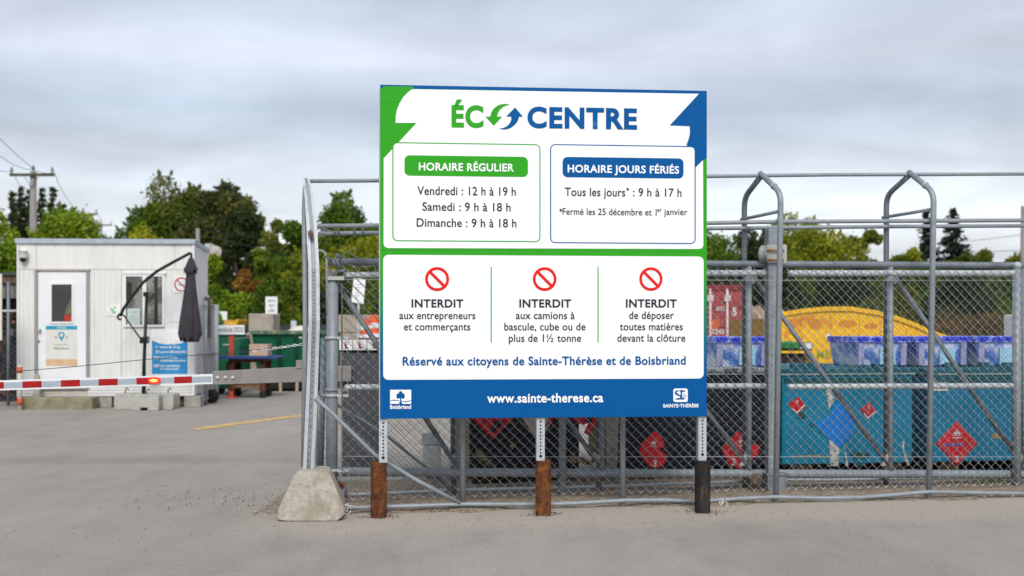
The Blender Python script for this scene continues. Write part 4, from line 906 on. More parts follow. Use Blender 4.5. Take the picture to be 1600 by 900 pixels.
# cable and chain strung across the lane
m = MB(); pts = [(-60, 588.5), (0, 582.5), (120, 572.5), (220, 562.5), (300, 555.5), (400, 546.5), (432, 543)]
m.tube([BR.P(x, y, .25) for x, y in pts], .0042, 6); o = m.build('steel_cable', mat('dark_cable', (.05, .05, .055), .5, .4), None); o.location = BR.o
tag(o, 'thin dark steel cable strung low across the entry lane', 'cable')
m = MB(); m.tube([BR.P(x, y, .3) for x, y in [(318, 556.5), (345, 554), (400, 549), (470, 542)]], .003, 6); o = m.build('steel_cable', mat('dark_cable', (.05, .05, .055)), None); o.location = BR.o
tag(o, 'short lower strand of cable right of the white cabin', 'cable')
ch = thing('chain', 'silver steel chain joining the cable to the end post', 'chain', BR.o, 0)
n = 15; rn = random.Random(2)
for i in range(n):
    px = 398+i*5.2; py = 548.5-i*.72+(1 if i % 2 else -1)*.3+rn.uniform(-.4, .4); c = Vector(BR.P(px, py, .25)); m = MB(); pts = []
    for k in range(9):
        a = k*math.pi/4; q = Vector((.022*math.cos(a), 0, .010*math.sin(a)))
        if i % 2: q = Vector((q.x, q.z, q.z*.35))
        pts.append(c+q)
    m.tube(pts, .0042, 5, False).build('link', galv_l if i % 3 else white, ch)
# ================================================================== CABIN
CB = Frame(-8.66, 19.72, .06)
cab = thing('site_cabin', 'small white metal clad cabin with door and sliding window', 'cabin', CB.o, CB.a)
xl = CB.p(27.5, 500)[0]; xr = CB.p(303, 500)[0]; zt_ = CB.p(150, 376)[1]; zb_ = CB.p(150, 619)[1]; dpt = 1.15
cw = mat('cabin_white', (.70, .69, .665), .55, 0, .05, 2.2, .05, 30, dirt=(.56, .56, .53), dscale=2.0, dthr=(.54, .80), stretch=(3, 3, .6))
def panel(x0, x1, z0, z1, y=0, step=.09, name='wall_panel', axis='x', m_=cw, par=cab):
    m = MB(); prof = []; n_ = max(1, int(round((x1-x0)/step))); st = (x1-x0)/n_
    for i in range(n_): 
        q = x0+i*st; prof += [(q, y), (q+st*.86, y), (q+st*.90, y+.007), (q+st*.96, y+.007)]
    prof.append((x1, y))
    vs = []
    for x, yy in prof: vs += [(x, yy, z0), (x, yy, z1)]
    if axis == 'y': vs = [(xr+(-yy), x, z) for x, yy, z in vs]
    m.add(vs, [(2*i, 2*i+2, 2*i+3, 2*i+1) for i in range(len(prof)-1)]); return m.build(name, m_, par)
MB().box(xl+.012, xr-.012, .02, dpt, zb_+.01, zt_-.02).build('core', cw, cab)
seams = [27.5, 57, 140, 190, 245, 303]; zmid = CB.p(100, 421)[1]
for i in range(5):
    a = CB.p(seams[i], 500)[0]+.003; b_ = CB.p(seams[i+1], 500)[0]-.003
    panel(a, b_, zb_+.16, zmid-.003)
for i, (a, b_) in enumerate(((27.5, 57), (57, 273), (273, 303))): panel(CB.p(a, 400)[0]+.003, CB.p(b_, 400)[0]-.003, zmid+.004, zt_-.05, -.002, .35)
panel(.0, dpt, zb_+.01, zt_-.06, -.001, .14, axis='y')
for k in range(3): MB().box(xl, xr, -.012, .0, zb_+k*.052, zb_+k*.052+.046).build('bottom_board', cw, cab, .004)
m = MB(); m.add([(xl-.03, -.05, zt_-.05), (xr+.03, -.05, zt_-.05), (xr+.03, dpt+.05, zt_-.13), (xl-.03, dpt+.05, zt_-.13), (xl-.03, -.05, zt_+.03), (xr+.03, -.05, zt_+.03), (xr+.03, dpt+.05, zt_-.06), (xl-.03, dpt+.05, zt_-.06)], [(0,3,2,1),(4,5,6,7),(0,1,5,4),(1,2,6,5),(2,3,7,6),(3,0,4,7)])
m.build('roof_flashing', mat('roof_grey', (.38, .44, .49), .5, .2, .12, 6), cab)
MB().box(xl-.008, xl+.03, -.02, .02, zb_, zt_-.051).build('corner_trim', cw, cab); MB().box(xr-.03, xr+.012, -.02, .03, zb_, zt_-.051).build('corner_trim', cw, cab)
def cbox(px0, py0, px1, py1, y0, y1, name, m_, par=cab, bev=.004):
    a = CB.p(px0, py1, y0); c = CB.p(px1, py0, y0); return MB().box(a[0], c[0], y0, y1, a[1], c[1]).build(name, m_, par, bev)
dgrey = mat('door_frame_grey', (.30, .30, .285), .5, .2, .1, 9)
fw = mat('door_white', (.74, .75, .76), .4, 0, .04, 3)
door = cbox(59.5, 426, 134.5, 606, -.03, -.001, 'door', fw)
for x0, x1, y0, y1 in ((53.5, 58.8, 422, 607), (135, 139.5, 422, 607)): cbox(x0, y0, x1, y1, -.036, -.0005, 'door_frame', dgrey)
cbox(53, 419.5, 140, 422.2, -.05, -.0005, 'door_header', mat('beige_trim', (.50, .47, .42), .6)); cbox(53, 606.5, 136, 608.3, -.07, -.0005, 'door_threshold', dgrey)
def winframe(px0, py0, px1, py1, t, par, y0=-.05, y1=-.0305, nm='window_frame', m_=fw):
    a = CB.p(px0, py1, y0); c = CB.p(px1, py0, y0); k = t*19.7/F; m = MB()
    m.box(a[0], c[0], y0, y1, a[1], a[1]+k); m.box(a[0], c[0], y0, y1, c[1]-k, c[1]); m.box(a[0], a[0]+k, y0, y1, a[1]+k, c[1]-k); m.box(c[0]-k, c[0], y0, y1, a[1]+k, c[1]-k)
    return m.build(nm, m_, par)
glass = mat('dark_window_glass', (.012, .013, .013), .06, 0, .3, 3, spec=.8)
winframe(77.5, 441.5, 115, 505.5, 3, door); cbox(80.4, 444.5, 112, 502.5, -.034, -.0305, 'window_pane', glass, door, 0)
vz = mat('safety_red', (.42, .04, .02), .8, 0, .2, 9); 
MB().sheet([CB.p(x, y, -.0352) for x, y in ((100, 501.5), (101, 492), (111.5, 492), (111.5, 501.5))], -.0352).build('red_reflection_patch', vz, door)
MB().sheet([CB.p(x, y, -.0352) for x, y in ((101, 491), (105, 478), (111.5, 465), (111.5, 491))], -.0352).build('vest_seen_through_glass', mat('vest_grey', (.16, .13, .10), .9, 0, .3, 14), door)
MB().sheet([CB.p(x, y, -.0356) for x, y in ((107, 486), (111.5, 482), (111.5, 486), (108, 490))], -.0356).build('vest_green_stripe', mat('vest_green', (.12, .25, .05), .9), door)
c = CB.p(63.5, 516); m = MB(); m.lathe([(.03, -.034), (.03, -.045), (.018, -.05), (.024, -.075), (.03, -.085), (.02, -.1)], 12, (c[0], 0, c[1]), 'y'); m.build('door_knob', galv_l, door)
c = CB.p(62, 533); m = MB(); m.lathe([(.02, -.034), (.02, -.045)], 10, (c[0], 0, c[1]), 'y'); m.build('deadbolt', galv_d, door)
# poster on the door
ps = cbox(71.5, 509, 120.5, 571.5, -.034, -.0305, 'poster', mat('poster_paper', (.66, .65, .60), .6, 0, .05, 6), door, 0)
cbox(71.5, 509, 120.5, 515, -.0348, -.0341, 'poster_header', mat('poster_teal', (.02, .30, .45), .5), ps, 0); cbox(71.5, 561, 120.5, 571.5, -.0348, -.0341, 'poster_footer', mat('poster_peach', (.62, .42, .25), .6), ps, 0)
text(CB, 'ÉCOCENTRE', 89, 103, 513.7, 510.8, PL_WHITE, ps, -.036, .02)
m = MB(); c = CB.p(96, 523.5, -.036); r_ = .055; n_ = 16
for i in range(n_):
    a, b_ = 2*math.pi*i/n_, 2*math.pi*(i+1)/n_; m.add([(c[0]+q*math.cos(z), -.036, c[1]+q*math.sin(z)) for q, z in ((r_*.55, a), (r_, a), (r_, b_), (r_*.55, b_))], [(0, 1, 2, 3)])
m.sheet([(c[0]-r_*.85, c[1]-r_*.55), (c[0], c[1]-r_*1.9), (c[0]+r_*.85, c[1]-r_*.55), (c[0]+.01, c[1]-r_*.7)], -.0363); m.build('map_pin_symbol', mat('poster_teal', (.02, .30, .45)), ps)
m = MB()
for q in (87.5, 104.5):
    c = CB.p(q, 527, -.036); m.lathe([(.012, -.036), (.022, -.0362)], 10, (c[0], 0, c[1]), 'y'); 
m.build('small_pin_symbol', mat('poster_grey_blue', (.32, .42, .45), .6), ps)
text(CB, 'UN POINT VERT', 86, 106, 540, 537.5, mat('poster_green', (.25, .42, .25), .6), ps, -.036, .02); text(CB, 'BIENVENUE', 84, 108, 546, 543, mat('poster_ink', (.25, .22, .2), .6), ps, -.036, .03)
# sliding window
wf = cbox(192, 427.5, 258, 512, -.012, -.0005, 'window', fw)
winframe(193.5, 429, 256.5, 510.5, 3, wf, -.04, -.0125); cbox(192, 425.5, 259, 428.5, -.05, -.0005, 'window_drip_cap', cw, wf)
cbox(222.5, 431, 228.5, 508, -.045, -.0125, 'window_mullion', fw, wf)
for a, b_ in ((197, 222.4), (228.6, 254)): cbox(a, 432, b_, 507.5, -.018, -.0126, 'window_pane', mat('window_glass_grey', (.06, .06, .05), .05, 0, .5, 2.2, dirt=(.22, .22, .2), dscale=1.6, dthr=(.5, .56), spec=.8), wf, 0)
wo = mat('window_dark_inside', (.03, .025, .02), .4, 0, .4, 3)
cbox(241, 432, 246.5, 507.5, -.0195, -.0181, 'dark_upright_inside', wo, wf, 0); cbox(197.5, 441, 206, 470, -.0195, -.0181, 'dark_panel_inside', wo, wf, 0)
np_ = cbox(199, 482, 218.5, 507, -.021, -.0185, 'window_notice', mat('notice_pale', (.50, .56, .54), .6), wf, 0)
text(CB, 'OUVERT', 202, 216, 489, 486, mat('poster_grey_blue', (.32, .42, .45)), np_, -.0225, .02)
m = MB()
for k in range(5): q = CB.p(203, 493+k*2.8, -.0225); q2 = CB.p(215-(k % 2)*2, 493.8+k*2.8, -.0225); m.add([(q[0], -.0225, q[1]), (q2[0], -.0225, q[1]), (q2[0], -.0225, q2[1]), (q[0], -.0225, q2[1])], [(3, 2, 1, 0)])
m.build('notice_lines', mat('poster_grey_blue', (.32, .42, .45)), np_)
# white notice with green emblem
gn = cbox(165.5, 475.5, 188, 494, -.008, -.0005, 'green_emblem_notice', mat('notice_white', (.76, .77, .76), .5), cab, 0)
m = MB()
for pts in (((172, 480), (176, 483), (178, 487), (174, 486)), ((177, 480), (181, 479), (179, 484)), ((175, 488), (179, 486), (182, 488), (178, 490))): m.sheet([CB.p(x, y, -.010) for x, y in pts], -.010)
m.build('leaf_emblem', mat('leaf_green', (.12, .45, .12), .6), gn)
# no-smoking notice and panel beneath
ns = cbox(270, 432, 296, 457.5, -.01, -.0005, 'no_smoking_notice', mat('notice_white', (.76, .77, .76)), cab, 0)
c = CB.p(283.5, 444.5, -.012); m = MB(); r1, r0 = .125, .102
for i in range(24):
    a, b_ = 2*math.pi*i/24, 2*math.pi*(i+1)/24; m.add([(c[0]+q*math.cos(z), -.0125, c[1]+q*math.sin(z)) for q, z in ((r0, a), (r1, a), (r1, b_), (r0, b_))], [(0, 1, 2, 3)])
m.bar((c[0]-.078, -.013, c[1]+.078), (c[0]+.078, -.013, c[1]-.078), .02, .001, (0, 1, 0)); m.build('prohibition_ring', mat('notice_red', (.45, .03, .04), .6), ns)
m = MB(); m.bar((c[0]-.06, -.0128, c[1]-.005), (c[0]+.055, -.0128, c[1]-.005), .012, .001, (0, 1, 0)); m.build('cigarette_symbol', mat('poster_ink', (.25, .22, .2)), ns)
cbox(262, 459, 300, 503, -.008, -.0005, 'blank_panel', mat('notice_white2', (.66, .67, .66), .6), cab, 0)
# blue tariff poster, white top fading into blue with a wavy edge
bp_ = cbox(236, 515, 295, 587, -.012, -.0005, 'tariff_poster', mat('notice_white', (.76, .77, .76)), cab, 0)
m = MB().sheet([CB.p(x, y, -.0135) for x, y in ((237.3, 584.5), (293.2, 584.5), (293.2, 533), (282, 536.5), (270, 538), (258, 538), (247, 536), (237.3, 531.5))], -.0135)
m.build('blue_print', mat('poster_blue', (.025, .24, .52), .5, 0, .12, 3), bp_)
for s_, x0, x1, yb, h in (('$', 243, 246, 544.5, 4.5), ('moins de 10 kg', 250, 281, 544, 3.6), ('5$', 243, 249, 552.5, 5), ('pour un coffre automobile', 251, 291, 551.5, 4), ('20$', 240, 249, 561.5, 5), ('pour une remorque', 251, 277, 560, 3.8), ('camionnette ou voiture', 251, 290, 565, 3.6), ('30$', 240, 249, 574, 5), ('pour une remorque', 251, 281, 573.2, 3.8), ('(4 x 8 pi ou plus)', 251, 279, 578, 3.5)):
    text(CB, s_, x0, x1, yb, yb-h, PL_WHITE, bp_, -.0155, .03)
# small details
c = CB.p(39, 398); m = MB(); m.lathe([(.075, 0), (.075, -.1), (.05, -.13)], 16, (0, 0, 0)); m.v = [(v[0]+c[0], v[1]-.09, v[2]+c[1]+.06) for v in m.v]; sc = m.build('security_camera', white, cab)
m = MB(); m.lathe([(.055, 0), (.052, -.03), (.035, -.055), (.01, -.065)], 14, (c[0], -.09, c[1]-.07)); m.build('camera_dome', dark, sc)
MB().box(c[0]-.03, c[0]+.05, -.09, -.005, c[1]+.02, c[1]+.08).build('camera_bracket', white, sc)
cbox(57, 611, 137, 617, -.02, -.013, 'patched_board', mat('patched_beige', (.52, .47, .40), .7), cab)
MB().box(xl+.1, xr-.1, .1, dpt-.1, .02, zb_).build('underframe', mat('brown_underframe', (.09, .05, .03), .9, 0, .5, 8), cab)
for k, (px, w_) in enumerate(((160, 14), (293, 20))):
    a = CB.p(px, 630)[0]; MB().box(a-.06, a+w_/F*20, .0, .3, .0, zb_-.005).build('support_block', conc_g, cab, .01)
# side wall markings
m = MB()
for k in range(9): m.box(xr+.0125, xr+.0155, .25, .33, CB.p(303, 556+k*7.5)[1], CB.p(303, 552+k*7.5)[1])
m.build('side_stencil', mat('stencil_grey', (.45, .45, .46), .7), cab)
# concrete step beam
sf = Frame(-8.66, 19.3, .04); a = sf.p(28, 630)[0]; b_ = sf.p(144, 630)[0]
o = MB().box(a, b_, 0, .35, -.02, sf.p(80, 621.5)[1]).build('concrete_step', mat('mossy_concrete', (.28, .25, .17), .95, 0, .25, 5, .5, 40, dirt=(.16, .15, .08), dscale=4, dthr=(.45, .7)), None, .015); o.location = sf.o; o.rotation_euler = (0, 0, sf.a)
tag(o, 'long low mossy concrete beam used as step below the cabin door', 'concrete step')
# ballast blocks
uf = Frame(-6.6, 19.05, 0)
cbm = mat('pale_block_concrete', (.42, .41, .37), .95, 0, .14, 6, .4, 50, dirt=(.28, .27, .23), dscale=5, dthr=(.5, .8))
def block(px0, px1, y0, label, off, notch=False):
    a = uf.p(px0, 620, off); b_ = uf.p(px1, 620, off); h = uf.p(px0, y0, off)[1]; w_ = b_[0]-a[0]
    t_ = thing('ballast_block', label, 'concrete block', (uf.o[0]+(a[0]+b_[0])/2, uf.o[1]+off, 0), 0, 'concrete blocks under the parasol')
    e = .03; prof = [(-w_/2+e*.6, 0), (w_/2-e*.6, 0), (w_/2, e*3), (w_/2-.005, h-e), (w_/2-e, h), (-w_/2+e, h), (-w_/2+.005, h-e), (-w_/2, e*3)]
    if notch: prof = prof[:1]+[(-.07, 0), (-.07, .05), (.05, .05), (.05, 0)]+prof[1:]
    MB().prism(prof, 0, .4).build('block', cbm, t_, .012)
    MB().tube([(0-.02, .2, h-.01), (-.02, .2, h+.06), (0, .2, h+.085), (.025, .2, h+.07), (.025, .2, h+.05)], .009, 6).build('lifting_hook', rust, t_)
    return t_
block(177.5, 206, 615, 'left pale concrete ballast block of the parasol', .22)
block(247, 271, 615, 'right pale concrete ballast block of the parasol', .22)
block(202.5, 248.5, 616.5, 'wide middle ballast block with a notch at its foot', .0, True)
# ================================================================== PARASOL
pf_ = Frame(-6.6, 18.98, 0)
par = thing('cantilever_parasol', 'closed dark grey cantilever parasol on black pole before the white cabin', 'parasol', pf_.o, 0)
Pp = lambda x, y, off=0: pf_.P(x, y, off)
MB().tube([Pp(224.5, 615, .24), Pp(225, 570, .24), Pp(229.5, 458, .24)], .03, 12, rr=[.036, .03, .027]).build('pole', blackm, par)
MB().tube([Pp(188, 494, .24), Pp(192, 484, .24), Pp(205, 465, .24), Pp(223, 442, .24), Pp(245, 424, .24), Pp(270, 410, .24), Pp(297, 395.5, .24)], .026, 10).build('boom', blackm, par)
MB().tube([Pp(193, 492, .22), Pp(223, 534, .2)], .014, 8).build('strut', blackm, par)
c = Pp(188, 495, .24); m = MB(); m.tube([Vector(c)+Vector((.045*math.cos(a), 0, .045*math.sin(a))) for a in [.5+j*.5 for j in range(10)]], .018, 8); m.build('boom_hook', blackm, par)
c = Pp(225, 531, .2); MB().box(c[0]-.06, c[0]+.05, -.0+.14, .3, c[2]-.06, c[2]+.05).build('crank_housing', blackm, par, .012)
MB().tube([Vector(Pp(231, 531, .14))+Vector((.028*math.cos(a), 0, .055*math.sin(a))) for a in [j*.6 for j in range(11)]], .008, 6).build('crank_handle', blackm, par)
c = Pp(228.5, 459, .24); MB().box(c[0]-.04, c[0]+.04, .19, .29, c[2]-.05, c[2]+.03).build('pivot', blackm, par, .01)
MB().tube([Pp(297, 395.5, .24), Pp(299, 397, .24), Pp(298.5, 404, .24)], .02, 8).build('canopy_hanger', blackm, par)
cloth = mat('charcoal_cloth', (.044, .041, .049), .9, 0, .15, 6, .3, 120)
def folded(cx_top, y_top, prof, nf, name, amp):
    m = MB(); n_ = 96; vs = []; lv = len(prof)
    for li, (py, cx, rad) in enumerate(prof):
        c = Pp(cx, py, .24); rr_ = rad*19.2/F
        for j in range(n_):
            a = 2*math.pi*j/n_; k = amp*(1-(1-li/(lv-1))**2)
            q = rr_*(1+k*math.cos(nf*a+.6*math.sin(2*a))+k*.35*math.cos(5*a+1)); dz = 0
            if li == lv-1: dz = .05*math.cos(nf*a)
            vs.append((c[0]+q*math.cos(a), c[1]+q*math.sin(a)*.9, c[2]+dz))
    m.add(vs, [(i*n_+j, i*n_+(j+1) % n_, (i+1)*n_+(j+1) % n_, (i+1)*n_+j) for i in range(lv-1) for j in range(n_)], True)
    m.add(vs[:n_], [tuple(range(n_))]); m.add(vs[-n_:], [tuple(range(n_))]); return m.build(name, cloth, par)
folded(0, 0, [(422, 298, 6.3), (450, 297.5, 8.8), (480, 297, 12.2), (505, 297, 15.4), (522, 297, 16.8), (530, 297, 15)], 10, 'canopy', .13)
folded(0, 0, [(402, 298.5, 2.5), (406, 298.5, 4.5), (415, 298.2, 7.5), (424.5, 298, 10.2)], 8, 'vent_cap', .10)
MB().tube([Pp(298.5, 402, .24), Pp(297, 533, .24)], .02, 8).build('mast', blackm, par)
# ================================================================== LEFT EDGE: fence, shelf, post
ef = Frame(-9.6, 20.3, 0)
t_ = thing('side_fence', 'piece of chain link fence with dark board left of the white cabin', 'fence', ef.o, 0)
a = ef.p(-40, 500)[0]; b_ = ef.p(27, 500)[0]
MB().tube([ef.P(-40, 486, -.01), ef.P(27, 486, -.01)], .022, 8).build('rail', galv_l, t_)
kind(mesh_wires(a, b_, .08, ef.p(0, 486)[1], -.02, .004, .09).build('chain_link_mesh', wire_b, t_), 'stuff')
MB().tube([(ef.p(13, 500)[0], 0, -.05), (ef.p(13, 500)[0], 0, ef.p(13, 440)[1])], .03, 8).build('post', galv_d, t_)
ef2 = Frame(-9.6, 20.9, 0)
t_ = thing('lean_to_shelter', 'dark wooden lean-to with plank front left of the white cabin', 'shelter', ef2.o, 0)
wd = mat('brown_planks', (.13, .085, .055), .9, 0, .4, 5, .3, 30, stretch=(6, 6, 1)); wd2 = mat('grey_planks', (.17, .16, .15), .9, 0, .4, 5, .3, 30, stretch=(6, 6, 1))
MB().box(ef2.p(-60, 500)[0], ef2.p(27, 500)[0], -.05, .9, ef2.p(0, 430)[1], ef2.p(0, 426)[1]).build('roof_edge', mat('dark_grey_roof', (.06, .07, .07), .7), t_)
MB().box(ef2.p(-60, 500)[0], ef2.p(27, 500)[0], .0, .05, ef2.p(0, 442)[1], ef2.p(0, 430.5)[1]).build('beam', wd, t_)
for i, px in enumerate(range(-56, 26, 7)):
    MB().box(ef2.p(px, 500)[0], ef2.p(px+6, 500)[0], .06, .09, ef2.p(0, 466)[1], ef2.p(0, 442.5)[1]).build('plank', wd2 if i % 3 else wd, t_)
MB().box(ef2.p(-60, 500)[0], ef2.p(27, 500)[0], .5, .55, 0, ef2.p(0, 440)[1]).build('back_board', mat('dark_clutter', (.02, .017, .02), .9, 0, .8, 6, dirt=(.14, .05, .03), dscale=3, dthr=(.55, .6)), t_)
MB().box(ef2.p(-60, 500)[0], ef2.p(27, 500)[0], .1, .5, ef2.p(0, 486)[1], ef2.p(0, 483)[1]).build('shelf', wd, t_)
for k, (px, py, w_, h_, c_) in enumerate(((20, 497, 6, 8, (.03, .06, .16)), (4, 492, 5, 10, (.35, .1, .04)), (9, 503, 7, 6, (.3, .12, .1)), (18, 520, 8, 6, (.25, .22, .2)), (6, 520, 6, 12, (.12, .13, .15)))):
    MB().box(ef2.p(px-w_/2, 500)[0], ef2.p(px+w_/2, 500)[0], .3, .45, ef2.p(0, py+h_/2)[1], ef2.p(0, py-h_/2)[1]).build('stored_item', mat('stored_%d' % k, c_, .7, 0, .3, 9), t_, .02)
ef3 = Frame(-9, 18.6, 0)
t_ = thing('side_notice_board', 'white notice panel cut off by the left edge of the photograph', 'sign', ef3.o, 0)
MB().box(ef3.p(-40, 500)[0], ef3.p(2.5, 500)[0], 0, .03, ef3.p(0, 532)[1], ef3.p(0, 428)[1]).build('panel', mat('notice_cream', (.62, .60, .52), .6), t_, .004)
MB().box(ef3.p(-22, 500)[0], ef3.p(-16, 500)[0], .031, .09, 0, ef3.p(0, 440)[1]).build('post', galv_d, t_)
t_ = thing('marker_post', 'white marker post with orange bands near the left edge', 'bollard', (ef3.p(6, 600)[0]+ef3.o[0], 19.2, 0), 0)
MB().tube([(0, 0, -.02), (0, 0, .72), (0, 0, .76)], .04, 12, rr=[.04, .04, .028]).build('post', mat('post_white', (.62, .6, .57), .6), t_)
m = MB(); m.lathe([(.041, .08), (.042, .08), (.042, .2), (.041, .2)], 12); m.build('orange_band', mat('orange_band', (.65, .10, .03), .6), t_)
m = MB(); m.lathe([(.041, .62), (.042, .62), (.042, .73), (.041, .73)], 12); m.build('orange_band', mat('orange_band', (.65, .10, .03)), t_)
t_ = thing('barrel_stand', 'grey concrete cone foot beside the left corner of the cabin', 'concrete foot', (ef3.p(22, 630)[0]+ef3.o[0], 19.5, 0), 0)
m = MB(); m.lathe([(.10, 0), (.10, .06), (.06, .3), (.05, .55), (.03, .6)], 12); m.build('cone', conc_g, t_)
MB().box(-.12, .12, -.12, .12, -.01, .03).build('base', conc_g, t_, .008)
# ================================================================== OPEN MESH GATE RIGHT OF THE CABIN
gf = Frame(-5.55, 20.6, 4.0)
t_ = thing('open_yard_gate', 'open chain link yard gate seen edge on right of the cabin', 'gate', (-5.45, 20.5, 0), 0)
def YG(px, Y): return (px-800)/F*Y+5.45
for px, Y, yt_, r_ in ((321, 20.4, 470, .035), (327, 21.2, 476, .03), (337, 21.8, 476, .055)):
    x = YG(px, Y); MB().tube([(x, Y-20.5, 0), (x, Y-20.5, CH+(HZ-yt_)/F*Y)], r_, 12).build('post', galv_l if r_ > .05 else galv, t_)
pa = Vector((YG(319.5, 20.3), -.2, 0)); pb = Vector((YG(334, 21.8), 1.3, 0)); ln = (pb-pa).length; an = math.atan2(pb.y-pa.y, pb.x-pa.x)
mm = mesh_wires(0, ln, .08, 1.8, 0, .003, .07); mm.v = [(pa.x+v[0]*math.cos(an)-v[1]*math.sin(an), pa.y+v[0]*math.sin(an)+v[1]*math.cos(an), v[2]) for v in mm.v]
kind(mm.build('chain_link_mesh', wire_m, t_), 'stuff')
for z in (.1, .9, 1.8): MB().tube([(pa.x, pa.y, z), (pb.x, pb.y, z)], .02, 8).build('rail', galv, t_)
x = YG(325, 20.8); MB().box(x-.03, x+.05, .2, .32, 1.2, 1.95).build('latch_post', mat('brown_bar', (.12, .095, .08)), t_)
m = MB(); m.lathe([(.05, -.03), (.13, -.03), (.13, .03), (.05, .03)], 14, (YG(333, 21), .4, .13), 'y'); m.build('gate_wheel', black, t_)
# ================================================================== YARD, FAR LEFT MIDDLE
def far(Y, slope=0, px=400): x = (px-800)/F*Y; return Frame(x, Y, slope)
y1 = far(22.4, 0, 361)
t_ = thing('yard_sign', 'white lettered sign board on red post beside the cabin gate', 'sign', y1.o, 0)
a = y1.p(338.5, 522.5); b_ = y1.p(382.5, 508)
MB().box(a[0], b_[0], -.03, 0, a[1], b_[1]).build('board', mat('sign_white', (.84, .85, .86), .5, 0, .05, 5), t_, .003)
text(y1, 'produits DDD', 339.5, 381.5, 518.8, 511.2, mat('sign_ink', (.06, .06, .065), .6), t_, -.033, .0)
MB().box(-.045, .045, .001, .08, -.02, a[1]+.1).build('post', mat('orange_red_paint', (.55, .085, .055), .6, 0, .15, 6), t_, .004)
m = MB()
for k in range(22): m.add([(.006*math.cos(q), -.0005, .06+k*.05+.006*math.sin(q)) for q in range(6)], [tuple(range(6))])
m.build('post_holes', holes_m, t_)
MB().box(-.1, .1, -.06, .14, -.01, .03).build('base_plate', mat('orange_red_paint', (.55, .085, .055)), t_)
y2 = far(27, 0, 348)
t_ = thing('small_sign', 'small blank white sign behind the gate post right of the cabin', 'sign', y2.o, 0)
a = y2.p(339, 500); b_ = y2.p(355, 486.5); MB().box(a[0], b_[0], -.02, 0, a[1], b_[1]).build('board', white, t_, .003); MB().box(-.03, .03, .001, .05, 0, a[1]+.1).build('post', galv_d, t_)
y3 = far(30, 0, 424)
t_ = thing('tall_yard_sign', 'tall white notice above the stacked concrete blocks', 'sign', y3.o, .08)
a = y3.p(415, 492); b_ = y3.p(433.5, 463.5); MB().box(a[0], b_[0], -.02, 0, a[1], b_[1]).build('board', white, t_, .003); MB().box(-.03, .03, .001, .06, 0, a[1]+.2).build('post', galv_d, t_)
for s_, yb in (('FERRAILLE', 471.5), ('MÉTAUX', 478.5), ('SEULEMENT', 487)): text(y3, s_, 418.5 if len(s_) > 6 else 420, 430 if len(s_) > 6 else 429, yb, yb-3, mat('sign_ink', (.06, .06, .065)), t_, -.024, .0)
m = MB(); c = y3.p(424, 481); m.lathe([(.008, -.023), (.02, -.0235)], 8, (c[0], 0, c[1]), 'y'); m.build('red_dot', P_RED, t_)
y3b = far(24, 0, 560)
t_ = thing('tilted_yard_sign', 'tilted white sign on thin pole seen through fence left of the board', 'sign', y3b.o, 0)
a = [y3b.p(x, y) for x, y in ((549, 472), (568, 475), (571.5, 437), (553, 434))]; MB().prism(a, -.02, 0).build('board', mat('sign_white', (.62, .63, .64)), t_); MB().box(-.025, .025, .001, .05, 0, a[0][1]+.2).build('pole', galv_l, t_)
m = MB()
for k in range(6): q = y3b.p(556-k*.4, 444+k*4.4, -.023); q2 = y3b.p(566-k*.4-(k % 3)*2, 445.2+k*4.4, -.023); m.add([(q[0], -.023, q[1]), (q2[0], -.023, q[1]), (q2[0], -.023, q2[1]), (q[0], -.023, q2[1])], [(3, 2, 1, 0)])
m.build('printed_lines', mat('line_grey', (.40, .40, .42), .7), t_)
# concrete block wall (big stackable blocks, each a thing)
def lego(px0, px1, y0, y1_, Y, label, zb_=None, dp=.8, m_=conc_g):
    fr = far(Y, 0, (px0+px1)/2); a = fr.p(px0, y1_); b_ = fr.p(px1, y0); z0_ = a[1] if zb_ is None else zb_
    o = MB().box(a[0], b_[0], 0, dp, z0_, b_[1]).build('concrete_block', m_, None, .03); o.location = fr.o; tag(o, label, 'concrete block', 'big stackable concrete blocks in the yard'); return o
cb_t = mat('tan_block', (.38, .33, .27), .95, 0, .18, 2.5, .4, 30, dirt=(.26, .22, .18), dscale=2, dthr=(.5, .7))
lego(388, 427, 490, 518.6, 26.5, 'upright tan concrete block behind the green dumpsters', None, .8, cb_t)
lego(386, 424, 519, 560, 26.5, 'concrete block under the upright tan one', None, .9, cb_t)
lego(384, 426, 560.5, 604, 26.5, 'lowest concrete block of the stack by the dumpsters', 0, 1.0, cb_t)
lego(356, 387, 521.5, 527.5, 26.3, 'flat pale concrete slab between the two green dumpsters', None, .9, cb_t)
lego(374, 388, 528, 606, 26.3, 'narrow stained concrete pier between the two green dumpsters', 0, .8, mat('stained_block', (.33, .27, .18), .95, 0, .3, 2.5, .4, 30))
lego(528, 590, 492, 520, 26, 'tan concrete block seen through the mesh, upper course', None, .8, cb_t)
lego(500, 592, 520.5, 548, 26, 'long tan concrete block seen through the mesh, middle course', None, .8, cb_t)
lego(500, 605, 548.5, 607, 26, 'long tan concrete block seen through the mesh, lowest course', 0, .8, cb_t)
